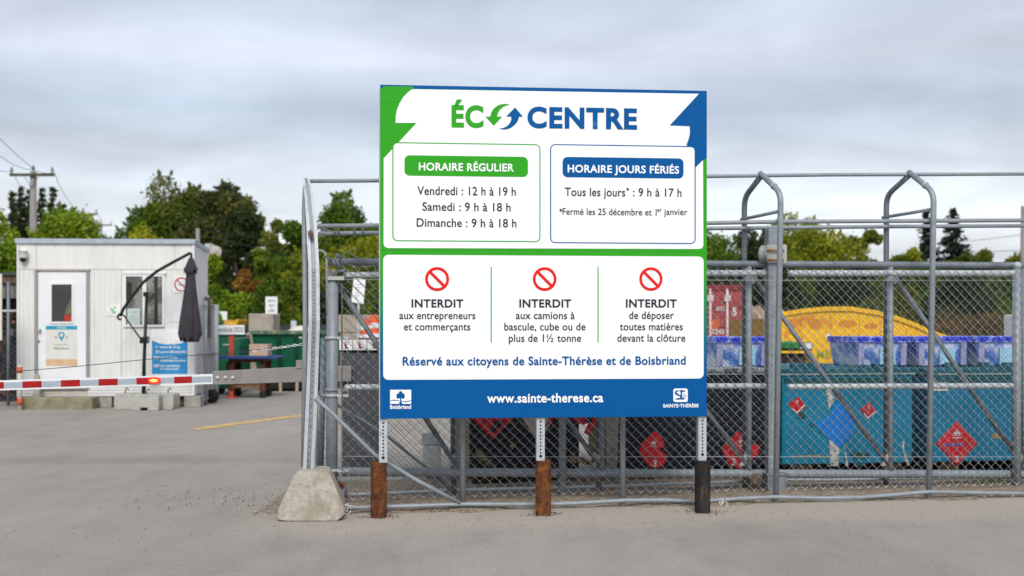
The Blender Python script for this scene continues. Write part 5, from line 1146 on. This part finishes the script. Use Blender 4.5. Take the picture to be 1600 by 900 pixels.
# green dumpsters
gr = mat('dumpster_green', (.008, .115, .055), .5, 0, .18, 2.5, .2, 20, dirt=(.10, .05, .02), dscale=1.8, dthr=(.64, .70)); grd = mat('dumpster_dark_green', (.004, .055, .028), .6, 0, .3, 3)
fr = far(24.6, .03, 396); t_ = thing('green_dumpster', 'large dark green dumpster with worn white marks behind the trolley', 'dumpster', fr.o, fr.a, 'green dumpsters in the yard')
a = fr.p(395, 560)[0]; b_ = fr.p(520, 560)[0]; zt_ = fr.p(400, 516.5)[1]
MB().add([(a, -.12, zt_-.05), (b_, -.12, zt_-.05), (b_, .1, .5), (a+.06, .1, .5), (a, 1.9, zt_-.05), (b_, 1.9, zt_-.05), (b_, 1.9, .5), (a+.06, 1.9, .5)], [(3, 2, 1, 0), (4, 5, 6, 7), (0, 4, 7, 3), (1, 2, 6, 5), (2, 3, 7, 6)]).build('body', gr, t_)
m = MB(); m.box(a-.03, b_, -.17, -.10, zt_-.08, zt_); m.box(a-.03, b_, 1.88, 1.95, zt_-.08, zt_); m.box(a-.03, a+.04, -.0999, 1.8799, zt_-.08, zt_); m.build('rim', mat('rim_green_pale', (.06, .15, .09), .6, 0, .4, 8, dirt=(.3, .24, .16), dscale=6, dthr=(.5, .6)), t_, .01)
for px in (437, 463): x = fr.p(px, 560)[0]; MB().bar((x, -.14, zt_-.06), (x, .08, .5), .08, .05, (0, 1, 0)).build('rib', grd, t_)
MB().box(a+.1, b_-.02, .15, 1.8, .06, .499).build('undercarriage', dark, t_)
for px in (437, 463, 410, 485): x = fr.p(px, 560)[0]; MB().box(x-.03, x+.03, .08, .14, .0, .5).build('leg', mat('tan_edge', (.40, .33, .22)), t_)
text(fr, 'NM', 411, 424, 543, 538, PL_WHITE, t_, -.135, .06, 'worn_lettering'); text(fr, 'VIVA', 467, 474, 529, 526, PL_WHITE, t_, -.16, .04, 'worn_lettering')
# bags and rubbish on top
o = MB().lathe([(.001, .14), (.12, .12), (.26, .05), (.36, -.1)], 14, (fr.o[0]+fr.p(461, 560)[0], fr.o[1]+.7, zt_-.03)).build('white_sack', mat('sack_white', (.60, .56, .50), .9, 0, .15, 3), None); tag(o, 'pale sack heaped on top of the large green dumpster', 'sack')
fr = far(23.6, 0, 356); t_ = thing('green_dumpster', 'small dark green bin with white print behind the red sign post', 'dumpster', fr.o, 0, 'green dumpsters in the yard')
a = fr.p(335, 560)[0]; b_ = fr.p(374, 560)[0]; zt_ = fr.p(350, 526)[1]
m = MB(); m.prism([(a, .12), (b_-.06, .12), (b_, zt_-.2), (b_-.04, zt_-.05), (b_-.12, zt_), (a, zt_)], 0, 1.1); m.build('body', gr, t_, .02)
MB().box(a-.02, b_-.1, -.02, 1.1, zt_+.001, zt_+.04).build('lid', grd, t_, .01); text(fr, 'COMPO', 348, 361, 540, 537.3, PL_WHITE, t_, -.012, .03)
for q in (a+.1, b_-.15): m = MB(); m.lathe([(.03, -.03), (.1, -.03), (.1, .03), (.03, .03)], 12, (q, .08, .10), 'y'); m.build('wheel', black, t_)
# trolley table with a box
fr = far(22.6, 0, 388); t_ = thing('trolley_table', 'rusty wheeled trolley with blue top standing before the green dumpsters', 'trolley', fr.o, 0)
bt = mat('blue_top', (.02, .06, .20), .5, 0, .15, 6); rw_ = mat('rusty_brown_wood', (.09, .038, .018), .8, 0, .4, 8, .2, 30)
a = fr.p(340, 560)[0]; b_ = fr.p(438, 560)[0]; zt_ = fr.p(380, 556)[1]
MB().prism(rrect(a, zt_-.05, b_, zt_, .02, 3), -.35, .55).build('table_top', bt, t_)
MB().box(fr.p(362, 560)[0], fr.p(418, 560)[0], -.25, .45, zt_-.12, zt_-.0505).build('apron', rw_, t_)
for px in (365, 413):
    for yy in (-.2, .35): x = fr.p(px, 560)[0]; MB().box(x-.055, x+.055, yy, yy+.09, .14, zt_-.1205).build('leg', rw_, t_)
for px in (365, 413):
    for yy in (-.2, .35):
        x = fr.p(px, 560)[0]; m = MB(); m.lathe([(.02, -.025), (.07, -.025), (.07, .025), (.02, .025)], 12, (x, yy+.04, .07), 'y'); m.build('caster', black, t_)
MB().box(fr.p(368, 560)[0], fr.p(410, 560)[0], -.18, .42, .2, .26).build('lower_shelf', mat('brown_shelf', (.20, .10, .06), .8, 0, .3, 6), t_)
m = MB(); m.box(fr.p(369, 560)[0], fr.p(376, 560)[0], -.1, .3, .2601, .55); m.box(fr.p(352, 560)[0], fr.p(364, 560)[0], .1, .5, .3, zt_-.12); m.build('stored_scrap', dark, t_)
bx = MB().box(fr.p(391, 560)[0], fr.p(420, 560)[0], -.1, .3, 0, .23).build('cardboard_box', mat('cardboard', (.50, .35, .25), .9, 0, .08, 6), None, .006); bx.location = (fr.o[0], fr.o[1], zt_+.001); tag(bx, 'plain brown cardboard box standing on the blue topped trolley', 'box')
# yellow machine and dark shed edge
fr = far(34, 0, 358); t_ = thing('yellow_loader', 'small yellow machine part showing above the white lettered sign', 'machine', fr.o, 0)
a = fr.p(346, 505)[0]; b_ = fr.p(373, 505)[0]; ym_ = mat('machine_yellow', (.62, .34, .02), .5, 0, .15, 6)
zt_ = fr.p(358, 498.5)[1]; zl_ = fr.p(358, 507)[1]
m = MB(); m.prism([(a+.12, zl_-.25), (b_-.1, zl_-.25), (b_, zt_-.02), (b_-.08, zt_), (b_-.14, zt_-.1), (a+.2, zt_-.1), (a+.1, zt_-.02), (a, zt_-.06)], 0, 1.2); m.build('bucket', ym_, t_, .02)
m = MB(); m.box(a+.1, b_-.1, .4, 2.2, .45, zl_-.255); m.build('engine_body', ym_, t_, .04)
for q in (a+.15, b_-.15):
    for yy in (.6, 1.9): m = MB(); m.lathe([(.1, -.12), (.42, -.12), (.45, -.08), (.45, .08), (.42, .12), (.1, .12)], 18, (q, yy, .45), 'y'); m.build('wheel', black, t_)
fr = far(31, 0, 410); t_ = thing('low_dark_wall', 'low dark retaining wall behind the concrete blocks and dumpsters', 'wall', fr.o, 0)
MB().box(fr.p(336, 520)[0], fr.p(800, 520)[0], 0, .3, 0, fr.p(410, 508)[1]).build('wall', mat('dark_wall', (.045, .045, .05), .9, 0, .25, 2), t_)
for px in range(340, 800, 40): MB().box(fr.p(px, 520)[0], fr.p(px+4, 520)[0], -.04, -.001, 0, fr.p(410, 507)[1]).build('pilaster', mat('dark_wall', (.045, .045, .05)), t_)
MB().tube([(fr.p(460, 520)[0], -.1, 0), (fr.p(460, 520)[0], -.1, fr.p(410, 501)[1])], .08, 10).build('standpipe', galv_l, t_)
# orange barrels seen through the mesh
fr = far(20, 0, 575)
def barrel(px, ytop, label, Y, first=None):
    loc = ((px-800)/F*Y, Y, CH+(HZ-ytop)/F*Y-.95)
    if first: return copy_thing(first, label, loc)
    t_ = thing('traffic_barrel', label, 'traffic barrel', loc, 0, 'orange and white traffic barrels in the yard')
    pr_ = [(.25, 0), (.25, .22), (.23, .23), (.23, .42), (.21, .43), (.21, .62), (.19, .63), (.19, .84), (.14, .9), (.05, .95)]
    for i in range(4): m = MB(); m.lathe([pr_[2*i], pr_[2*i+1]], 18); m.build('band', mat('barrel_orange', (.70, .09, .02), .5) if i % 2 else mat('barrel_white', (.62, .62, .62), .5), t_)
    m = MB(); m.lathe([pr_[7], pr_[8], pr_[9]], 18); m.build('handle_top', mat('barrel_orange', (.70, .09, .02)), t_); m = MB(); m.lathe([(.32, 0), (.32, .06), (.26, .07)], 18); m.build('base', black, t_)
    return t_
# tops reach above the tan blocks, they stand on a stone shelf
sh = lego(555, 640, 530.5, 560, 19.6, 'long tan concrete block carrying orange barrels, seen through the mesh', 0, .9, cb_t)
zsh = CH+(HZ-530.5)/F*19.6
b0 = barrel(584, 490, 'orange and white barrel on the tan block behind the mesh, right one', 20.1); b0.location.z = zsh+.001
b1_ = copy_thing(b0, 'orange and white barrel on the tan block behind the mesh, left one', ((571-800)/F*20.0, 20.0, zsh+.001)); 
for q in (b0, b1_): q.scale = (.42, .42, .46)
b1_.scale = (.4, .4, .38)
# ================================================================== POLES AND WIRES
def wood(): return mat('weathered_pole_wood', (.26, .235, .22), .9, 0, .2, 5, .3, 20, stretch=(3, 3, .4))
def upole(px, ytop, arm, Y, label, w_=.16, zb_=0, grp='utility poles beyond the trees', wcol=None):
    fr = far(Y, 0, px); t_ = thing('utility_pole', label, 'utility pole', fr.o, 0, grp)
    zt_ = fr.p(px, ytop)[1]; m_ = wcol or wood()
    MB().tube([(0, 0, -.1), (0, 0, zt_)], w_, 12, rr=[w_*1.2, w_*.8]).build('pole', m_, t_)
    if arm:
        ya, xa, xb = arm; za = fr.p(px, ya)[1]; a = fr.p(xa, ya)[0]; b_ = fr.p(xb, ya)[0]; dk = mat('dark_green_wood', (.07, .08, .045), .9, 0, .3, 6)
        MB().box(a, b_, -w_-.06, -w_+.04, za-.06, za+.06).build('cross_arm', dk, t_)
        for s_, q in ((1, b_), (-1, a)):
            m = MB(); m.lathe([(.03, 0), (.03, .1), (.08, .11), (.08, .17), (.05, .18), (.05, .26), (.02, .28)], 10, (q-s_*.08, -w_, za+.06)); m.build('insulator', mat('insulator_grey', (.20, .20, .22), .4), t_)
        m = MB(); m.lathe([(.03, 0), (.03, .1), (.08, .11), (.08, .17), (.05, .26), (.02, .28)], 10, (0, 0, zt_)); m.build('insulator', mat('insulator_grey', (.20, .20, .22)), t_)
        for s_ in (-1, 1): MB().bar((s_*(b_-a)*.17, -w_-.02, za-.05), (0, -w_-.02, za-.55), .03, .015).build('arm_brace', dk, t_)
    return t_
upole(52, 268, (274, 18, 87), 50, 'tall utility pole with crossarm above the cabin roof at left', .17)
upole(130, 331, (335, 112, 154), 80, 'second utility pole with crossarm, between the trees left of centre', .2)
upole(157.5, 348, (352, 141, 176), 105, 'farthest small utility pole with crossarm in the gap of sky', .16)
upole(1599.5, 322, None, 48, 'bare utility pole at the extreme right edge', .14)
upole(309, 357, None, 44, 'short grey pole standing behind the cabin roof', .1)
fr = far(30, 0, 325)
t_ = thing('floodlight_pole', 'grey pole with round floodlights right of the cabin roof', 'floodlight', fr.o, 0)
MB().tube([(0, 0, 0), (0, 0, fr.p(325, 381)[1])], .10, 12, rr=[.12, .09]).build('pole', mat('pole_grey', (.36, .36, .35), .8, 0, .15, 5), t_)
MB().tube([(0, -.02, fr.p(325, 401)[1]), (.12, -.1, fr.p(325, 393)[1]), (.2, -.15, fr.p(325, 391)[1])], .025, 8).build('bracket', galv, t_)
c = fr.p(340, 394.5); m = MB(); m.lathe([(.05, .12), (.09, .08), (.15, .0), (.165, -.05), (.15, -.07), (.02, -.06)], 18, (c[0], -.15, c[1]), 'y'); m.build('lamp_head', mat('lamp_beige', (.42, .38, .33), .5), t_)
m = MB(); m.lathe([(.05, .1), (.09, .05), (.13, -.03), (.02, -.05)], 16, (fr.p(328, 388)[0], .1, fr.p(328, 388)[1]), 'y'); m.build('lamp_head', mat('lamp_beige', (.42, .38, .33)), t_)
cab_m = mat('black_wire', (.03, .03, .035), .7)
def wire(label, pts, Y0, Y1, r=.022, sag=0):
    P3 = []; n_ = len(pts)
    for i, (x, y) in enumerate(pts): Y = Y0+(Y1-Y0)*i/(n_-1); P3.append(((x-800)/F*Y, Y, CH+(HZ-y)/F*Y))
    o = MB().tube(P3, r, 5).build('overhead_wire', cab_m); return tag(o, label, 'wire', 'overhead wires')
wire('upper overhead wire from the left frame edge to the tall pole', [(-900, -640), (-300, -40), (-60, 168), (-30, 193), (0, 217), (25, 241), (45, 258), (53, 265)], 30, 50, .012)
wire('middle overhead wire sagging in from the left frame edge to the tall pole', [(-900, -120), (-300, 110), (-60, 217), (-30, 231), (0, 244), (22, 258), (40, 264), (52, 266)], 34, 50, .012)
wire('lowest overhead wire from the left edge to the left insulator', [(-900, 225), (-300, 255), (-60, 265), (-30, 266), (0, 267), (20, 269)], 40, 50, .012)
wire('overhead wire from the right insulator sagging towards the second pole', [(85, 270), (92, 288), (100, 303), (108, 315), (115, 324), (130, 331)], 50, 80, .014)
wire('overhead wire from the tall pole top to its right insulator', [(53, 266), (65, 270), (76, 271), (85, 270)], 49.5, 49.8, .012)
wire('thin overhead wire from left insulator of the tall pole into the conifers', [(20, 270), (28, 285), (36, 298), (46, 312), (58, 322)], 50, 78, .012)
wire('short overhead wire between the second and the farthest pole', [(154, 334), (156, 342), (158, 347)], 80, 105, .014)
wire('upper overhead wire crossing the dark tree right of the cabin', [(312, 358), (350, 364), (400, 372), (440, 380)], 43.5, 43.6, .012)
wire('lower overhead wire crossing the dark tree right of the cabin', [(312, 366), (350, 375), (400, 388), (440, 398)], 43.2, 43.3, .012)
wire('distant overhead wire right of the two conifers, upper', [(1500, 378), (1540, 374), (1600, 366), (1660, 356)], 48.3, 48.3, .010)
wire('distant overhead wire right of the two conifers, lower', [(1505, 392), (1550, 393), (1600, 391), (1660, 388)], 48.5, 48.5, .010)
# ================================================================== VEGETATION
def leaf_material(name, c0, c1, c2):
    m = bpy.data.materials.new(name); m.use_nodes = True; t = m.node_tree; b = t.nodes['Principled BSDF']; b.inputs['Roughness'].default_value = .6; b.inputs['Specular IOR Level'].default_value = .3
    at = nd(t, 'ShaderNodeAttribute', attribute_name='tint'); r = ramp(t, [(0, c0), (.5, c1), (1, c2)]); t.links.new(at.outputs['Fac'], r.inputs[0]); t.links.new(r.outputs[0], b.inputs['Base Color'])
    tr = nd(t, 'ShaderNodeBsdfTranslucent'); t.links.new(r.outputs[0], tr.inputs[0]); mx_ = nd(t, 'ShaderNodeMixShader'); mx_.inputs[0].default_value = .3
    o = t.nodes['Material Output']; t.links.new(b.outputs[0], mx_.inputs[1]); t.links.new(tr.outputs[0], mx_.inputs[2]); t.links.new(mx_.outputs[0], o.inputs[0]); return m
LF = dict(
    bright=leaf_material('leaves_bright_green', (.07, .14, .008), (.17, .27, .012), (.34, .42, .02)),
    green=leaf_material('leaves_green', (.03, .08, .007), (.09, .16, .010), (.20, .27, .015)),
    olive=leaf_material('leaves_olive', (.06, .085, .010), (.14, .17, .015), (.27, .27, .02)),
    mixed=leaf_material('leaves_turning', (.035, .08, .010), (.12, .16, .018), (.25, .18, .045)),
    yellow=leaf_material('leaves_yellow_green', (.10, .14, .010), (.25, .28, .014), (.45, .42, .02)),
    dark=leaf_material('leaves_dark', (.012, .028, .008), (.035, .06, .014), (.08, .10, .02)),
    pine=leaf_material('needles_dark', (.006, .016, .008), (.014, .03, .012), (.035, .05, .014)),
    brownish=leaf_material('leaves_dark_brownish', (.025, .042, .010), (.085, .105, .024), (.18, .17, .04)),
    orange=leaf_material('leaves_orange', (.16, .07, .015), (.30, .13, .02), (.36, .22, .03)),
    brown=leaf_material('leaves_brown', (.10, .055, .02), (.18, .11, .03), (.25, .18, .04)))
bark = mat('bark', (.06, .048, .038), .95, 0, .3, 8, .5, 30)
def leaves_obj(P, tint, size, rng, name, m_, parent):
    n = len(P); a = rng.normal(size=(n, 3)); a /= np.linalg.norm(a, axis=1)[:, None]; b = rng.normal(size=(n, 3)); b -= a*(a*b).sum(1)[:, None]; b /= np.linalg.norm(b, axis=1)[:, None]
    s = size*rng.uniform(.6, 1.25, n)[:, None]
    V = np.empty((n, 4, 3)); V[:, 0] = P-a*s; V[:, 1] = P-b*s*.5+a*s*.1; V[:, 2] = P+a*s; V[:, 3] = P+b*s*.5+a*s*.1
    me = bpy.data.meshes.new(name); me.vertices.add(n*4); me.vertices.foreach_set('co', V.reshape(-1)); me.loops.add(n*4); me.loops.foreach_set('vertex_index', np.arange(n*4, dtype=np.int32))
    me.polygons.add(n); me.polygons.foreach_set('loop_start', np.arange(0, n*4, 4, dtype=np.int32)); 
    at = me.attributes.new('tint', 'FLOAT', 'FACE'); at.data.foreach_set('value', np.clip(tint, 0, 1).astype(np.float32))
    me.materials.append(m_); me.update(calc_edges=True); o = bpy.data.objects.new(name, me); COL.objects.link(o); o.parent = parent; return o
def broadleaf(px0, px1, ytop, Y, pal, label, seed, n=9000, zlow=.15, size=.13, cat='tree', name='broadleaf_tree', lobes=26, depthr=.8, group=None, shape=1.0):
    rng = np.random.default_rng(seed); xc = (px0+px1)/2; w_ = (px1-px0)/F*Y/2; H = CH+(HZ-ytop)/F*Y
    n = int(n*1.6); size = size*.74; t_ = thing(name, label, cat, ((xc-800)/F*Y, Y, 0), 0, group)
    z0 = H*zlow; cz = (H+z0)/2; hz = (H-z0)/2; C = []; RR = []
    lr = min(w_, hz)
    for i in range(lobes):
        while True:
            p = rng.uniform(-1, 1, 3); q_ = (abs(p)**3).sum()**(1/3)
            if q_ < 1: break
        p = p/max(q_, .35)*rng.uniform(.45, .9)
        r_ = lr*rng.uniform(.22, .40); C.append((p[0]*(w_-r_*.7)*1.08, p[1]*(w_*depthr-r_*.5), cz+np.sign(p[2])*abs(p[2])**shape*(hz-r_*.85)*1.1)); RR.append(r_)
    C = np.array(C); RR = np.array(RR); RR = np.minimum(RR, np.maximum(.2, (H-C[:, 2])*1.02)) ; wgt = RR**2/np.sum(RR**2)
    idx = rng.choice(len(C), n, p=wgt); d = rng.normal(size=(n, 3)); d /= np.linalg.norm(d, axis=1)[:, None]
    n = n; rad = RR[idx]*(1-np.abs(rng.normal(0, .25, n))); bump = 1+.22*np.sin(d[:, 0]*7+idx)*np.sin(d[:, 1]*6+idx*2)*np.cos(d[:, 2]*8)
    P = C[idx]+d*(rad*bump)[:, None]; stray = rng.random(n) < .10; P[stray] += rng.normal(0, RR.mean()*.22, (stray.sum(), 3))
    tw = 60; k_ = n//14; ti = rng.integers(0, len(C), tw); td = rng.normal(size=(tw, 3)); td[:, 2] = np.abs(td[:, 2])*1.3+.1; td /= np.linalg.norm(td, axis=1)[:, None]
    wi = rng.integers(0, tw, k_); u_ = rng.uniform(.8, 1.42, k_); P[:k_] = C[ti[wi]]+td[wi]*(RR[ti[wi]]*u_)[:, None]+rng.normal(0, 1, (k_, 3))*(RR.mean()*.13*(1.5-u_))[:, None]; idx[:k_] = ti[wi]
    q0, q1 = np.percentile(P[:, 0], [1.2, 98.8]); P[:, 0] = (P[:, 0]-(q0+q1)/2)*(2*w_/(q1-q0)); C[:, 0] = (C[:, 0]-(q0+q1)/2)*(2*w_/(q1-q0))
    q0, q1 = np.percentile(P[:, 2], [1, 99.4]); P[:, 2] = z0+(P[:, 2]-q0)*((H-z0)/(q1-q0)); C[:, 2] = z0+(C[:, 2]-q0)*((H-z0)/(q1-q0))
    P[:, 2] = np.maximum(P[:, 2], .05)
    tl = rng.uniform(0, 1, len(C)); tint = .25+.5*tl[idx]+rng.normal(0, .14, n)
    leaves_obj(P, tint, size, rng, 'crown', LF[pal], t_)
    m = MB(); tr = max(.06, H*.022); top = Vector((0, 0, z0+hz*1.1)); m.tube([(0, 0, -.1), (tr*.6, 0, z0*.6), top*.7+Vector((-tr, 0, 0)), top], tr, 8, rr=[tr*1.4, tr, tr*.7, tr*.25])
    m.build('trunk', bark, t_)
    for i in range(min(8, len(C))):
        c = Vector(C[i]); s_ = Vector((0, 0, z0+(c.z-z0)*.35)); MB().tube([s_, s_.lerp(c, .5)+Vector((0, 0, .1*H*.2)), c], tr*.4, 6, rr=[tr*.55, tr*.35, tr*.12]).build('limb', bark, t_)
    return t_
def conifer(px, wpx, ytop, Y, label, seed, n=7000, pal='pine', zlow=.1, size=.11, sparse=1.0, group=None):
    rng = np.random.default_rng(seed); w_ = wpx/F*Y/2; H = CH+(HZ-ytop)/F*Y; t_ = thing('conifer', label, 'conifer', ((px-800)/F*Y, Y, 0), 0, group)
    P = []; m = MB(); lv = int(26*sparse)+4; tot = 0; br = []
    for i in range(lv):
        f = i/(lv-1); z = H*(zlow+(1-zlow)*f); r_ = w_*(1-f)**.85*rng.uniform(.75, 1.15)+.05
        for k in range(rng.integers(5, 9)):
            a = rng.uniform(0, 6.28); L_ = r_*rng.uniform(.6, 1.15); br.append((z, a, L_))
    tl = np.array([b[2] for b in br]); tl = tl/tl.sum()
    T = []
    for (z, a, L_), q in zip(br, tl):
        k = max(6, int(n*q)); u = rng.uniform(.08, 1, k)**.7; sp_ = .13*L_*(1.15-u)+.06
        x = np.cos(a)*L_*u+rng.normal(0, 1, k)*sp_; y = np.sin(a)*L_*u+rng.normal(0, 1, k)*sp_; zz = z-.28*L_*u+.12*L_*u**3+rng.normal(0, .05, k)-np.abs(rng.normal(0, .1, k))*L_*.6
        P.append(np.stack([x, y, zz], 1)); T.append(np.full(k, rng.uniform(.1, .9)))
        m.tube([(0, 0, z), (np.cos(a)*L_, np.sin(a)*L_, z-.2*L_)], .02, 3, rr=[.035, .008])
    P = np.concatenate(P); T = np.concatenate(T)+rng.normal(0, .12, len(P)); P[:, 2] = np.maximum(P[:, 2], .05)
    leaves_obj(P, T, size, rng, 'crown', LF[pal], t_); m.build('branches', bark, t_)
    MB().tube([(0, 0, -.1), (0, 0, H*.5), (0, 0, H)], .1, 8, rr=[H*.022, H*.012, .01]).build('trunk', bark, t_); return t_
# left
broadleaf(-70, 62, 338, 42, 'bright', 'bright green bushy tree at the left frame edge', 1, 12000, .05)
for i, (px, wp, yt_, s_) in enumerate(((20, 30, 304, 1), (33, 26, 295, 1), (46, 26, 300, 1), (66, 28, 297, 1), (83, 38, 296, 1.1), (100, 34, 322, 1))):
    conifer(px, wp*2.1, yt_, 60+i*1.5, ('leftmost thin dark conifer behind the tall utility pole', 'dark conifer just left of the tall utility pole', 'dark conifer directly behind the tall utility pole', 'dark conifer just right of the tall utility pole', 'broad dark conifer right of the utility pole, tallest of that side', 'lower dark conifer right end of the group by the utility pole')[i], 20+i, 5000, 'dark', .1, .15, 1, 'dark conifers behind the cabin')
broadleaf(26, 146, 331, 46, 'bright', 'rounded bright green tree directly behind the cabin roof', 2, 16000, .05)
broadleaf(120, 178, 368, 70, 'green', 'low thin green tree below the small utility poles', 3, 4000, .05, .14)
broadleaf(178, 272, 357, 44, 'yellow', 'low yellow green bush rising behind the cabin roof', 4, 9000, .05, .12)
broadleaf(192, 338, 291, 56, 'mixed', 'big tree with leaves turning reddish behind the cabin', 5, 26000, .12, .14, lobes=46)
broadleaf(252, 340, 296, 55, 'mixed', 'tree with reddish tips filling the gap left of the tall dark tree', 56, 14000, .1, .14, lobes=30)
broadleaf(190, 285, 325, 54, 'green', 'green tree lower left shoulder beside the reddish tree', 55, 11000, .12, .13)
broadleaf(292, 402, 292, 53, 'brownish', 'tall dark tree right of the cabin', 6, 26000, .05, .14, lobes=44, shape=.8)
broadleaf(340, 412, 330, 50, 'dark', 'dark green tree forming the right shoulder of the tall dark tree', 7, 14000, .05, .13, lobes=30)
broadleaf(368, 414, 338, 54, 'green', 'green tree edge catching light right of the dark tree', 8, 7000, .3, .12)
broadleaf(308, 345, 402, 27, 'bright', 'small bright green tree close behind the cabin corner', 9, 7000, .05, .07, lobes=20)
broadleaf(372, 414, 424, 40, 'orange', 'small orange leaved shrub before the dark tree', 10, 5000, .3, .09, 'shrub', 'shrub')
broadleaf(412, 470, 348, 46, 'olive', 'thin olive tree left of the fence end post', 11, 6500, .1, .11, lobes=22)
broadleaf(398, 448, 392, 43, 'green', 'green bush in the gap between dark tree and end post', 57, 8000, .05, .11, lobes=26)
broadleaf(424, 500, 352, 44, 'green', 'green tree behind the fence end post', 12, 14000, .05, .12, lobes=34)
broadleaf(440, 530, 395, 42, 'yellow', 'yellow green bush behind the end post', 13, 9000, .05, .10, lobes=26)
broadleaf(485, 600, 308, 50, 'green', 'tall green tree with uneven top left of the notice board', 14, 20000, .1, .13, lobes=40)
broadleaf(500, 640, 375, 44, 'yellow', 'yellow green bush below the tall tree left of the notice board', 15, 13000, .05, .11, lobes=34)
broadleaf(590, 700, 330, 50, 'green', 'green tree hidden mostly behind the left half of the notice board', 16, 8000, .1, .16)
for i, (a, b_, yt_, pal) in enumerate(((325, 400, 457, 'bright'), (380, 440, 448, 'green'), (430, 500, 440, 'green'), (480, 560, 430, 'dark'), (540, 620, 440, 'green'))):
    broadleaf(a, b_, yt_, 37, pal, ('low bright hedge bush right of the cabin', 'low green bush behind the upright tan block', 'dark green bush behind the tall white notice', 'dark bush behind the thick fence post', 'green bush behind the tilted white sign')[i], 70+i, 7000, .02, .09, 'bush', 'bush', lobes=24, group='low bushes along the back of the yard')
# right
R_ = (('green', 1075, 1165, 368, 52, 'green tree right beside the notice board edge'), ('dark', 1145, 1232, 362, 50, 'dark green tree behind the gate roller'), ('yellow', 1196, 1300, 341, 60, 'pale yellow green tree top right of the square post'),
      ('yellow', 1222, 1345, 356, 48, 'broad yellow green tree between the two hoops'), ('olive', 1318, 1382, 364, 50, 'olive green tree left of the second hoop'), ('olive', 1376, 1436, 400, 54, 'low thin olive tree under the second hoop'),
      ('yellow', 1410, 1470, 394, 47, 'yellow green bush below the smaller conifer'), ('olive', 1515, 1572, 396, 50, 'olive tree right of the conifers'), ('olive', 1560, 1660, 402, 50, 'olive tree at the right frame edge'), ('green', 1460, 1530, 402, 52, 'green bush below the big conifer'))
for i, (pal, a, b_, yt_, Y, lb_) in enumerate(R_): broadleaf(a, b_, yt_, Y, pal, lb_, 100+i, 12000, .05, .12, lobes=34)
conifer(1447, 96, 334, 58, 'slim dark conifer left of the pair above the fence', 41, 4200, 'pine', .25, .12)
conifer(1489, 120, 329, 56, 'larger dark conifer right of the pair above the fence', 42, 7500, 'pine', .25, .12)
hl = (('dark', 1085, 1180, 418), ('dark', 1150, 1250, 420), ('green', 1215, 1310, 425), ('dark', 1280, 1370, 418), ('olive', 1340, 1430, 425), ('green', 1400, 1490, 420), ('dark', 1460, 1560, 425), ('green', 1530, 1640, 418))
for i, (pal, a, b_, yt_) in enumerate(hl):
    broadleaf(a, b_, yt_, 36+(i % 3)*1.5, pal, ('dark hedge bush above the red shipping container', 'dark hedge bush behind the square post', 'green hedge bush above the left end of the yellow container', 'dark hedge bush above the middle of the yellow container', 'olive hedge bush over the right end of the yellow container', 'green hedge bush right of the front hoop leg', 'dark hedge bush below the large conifer', 'green hedge bush beside the right fence post')[i], 130+i, 13000, .02, .10, 'bush', 'hedge_bush', lobes=36, depthr=.5, group='dense hedge behind the yard')
broadleaf(1450, 1570, 490, 27, 'brown', 'low brownish shrub behind the blue tubs', 150, 8000, .02, .06, 'shrub', 'shrub', lobes=26, depthr=.5)
broadleaf(1340, 1400, 470, 31, 'mixed', 'yellowing shrub above the right end of the yellow container', 151, 5000, .02, .07, 'shrub', 'shrub', lobes=20)
# the tree line goes on beyond both sides of the view and behind the board
src = [o for o in COL.objects if o.type == 'EMPTY' and o.get('category') == 'tree' and o.name.startswith('broadleaf_tree')]
big = [o for o in src if 'dark tree right of the cabin' in o['label'] or 'tall green tree' in o['label'] or 'broad yellow green' in o['label'] or 'olive green tree' in o['label'] or 'directly behind the cabin' in o['label']]
rn = random.Random(77); k = 0
for px in list(range(690, 1080, 62))+list(range(-1300, -120, 95))+list(range(1730, 2700, 95)):
    Y = rn.uniform(44, 56); o = big[k % len(big)]; k += 1
    hid = 690 <= px < 1080; s_ = rn.uniform(.55, .75) if hid else rn.uniform(.8, 1.15)
    c = copy_thing(o, 'tree of the same row mostly covered by the notice board' if hid else 'tree of the same row standing outside the picture', ((px-800)/F*Y, Y, 0), rn.uniform(0, 6), (s_, s_, s_)); c['group'] = 'trees of the row beyond the view'
# weeds
def weed(px, py, label, n, h, seed, Yo=0, col='olive', spread=.12):
    rng = np.random.default_rng(seed); Y = CH*F/(py-HZ); x = (px-800)/F*Y; m = MB()
    for k in range(n):
        a = rng.uniform(0, 6.28); r_ = spread*rng.uniform(0, 1); bx_, by_ = r_*math.cos(a), r_*math.sin(a)*.5; L_ = h*rng.uniform(.4, 1); dx_, dy_ = rng.normal(0, .4)*L_, rng.normal(0, .3)*L_; wv = .004
        m.add([(bx_-wv, by_, 0), (bx_+wv, by_, 0), (bx_+dx_*.5+wv*.6, by_+dy_*.5, L_*.6), (bx_+dx_*.5-wv*.6, by_+dy_*.5, L_*.6), (bx_+dx_, by_+dy_, L_)], [(0, 1, 2, 3), (3, 2, 4)])
    o = m.build('weed', mat('weed_green', (.12, .16, .03), .8, 0, .4, 20) if col != 'dry' else mat('dry_moss', (.20, .15, .04), .9, 0, .4, 20)); o.location = (x, Y, 0); tag(o, label, 'weed', 'small weeds')
weed(1553, 762, 'tuft of green weed near the foot of the right round post', 60, .12, 1)
weed(1575, 766, 'flat dry mossy grass at the foot of the right round post', 240, .03, 2, col='dry', spread=.3)
weed(147, 633, 'small weed at the right end of the mossy step beam', 60, .18, 3)
weed(700, 776, 'thin dry stalks under the fence near the diagonal brace', 40, .05, 4, col='dry')
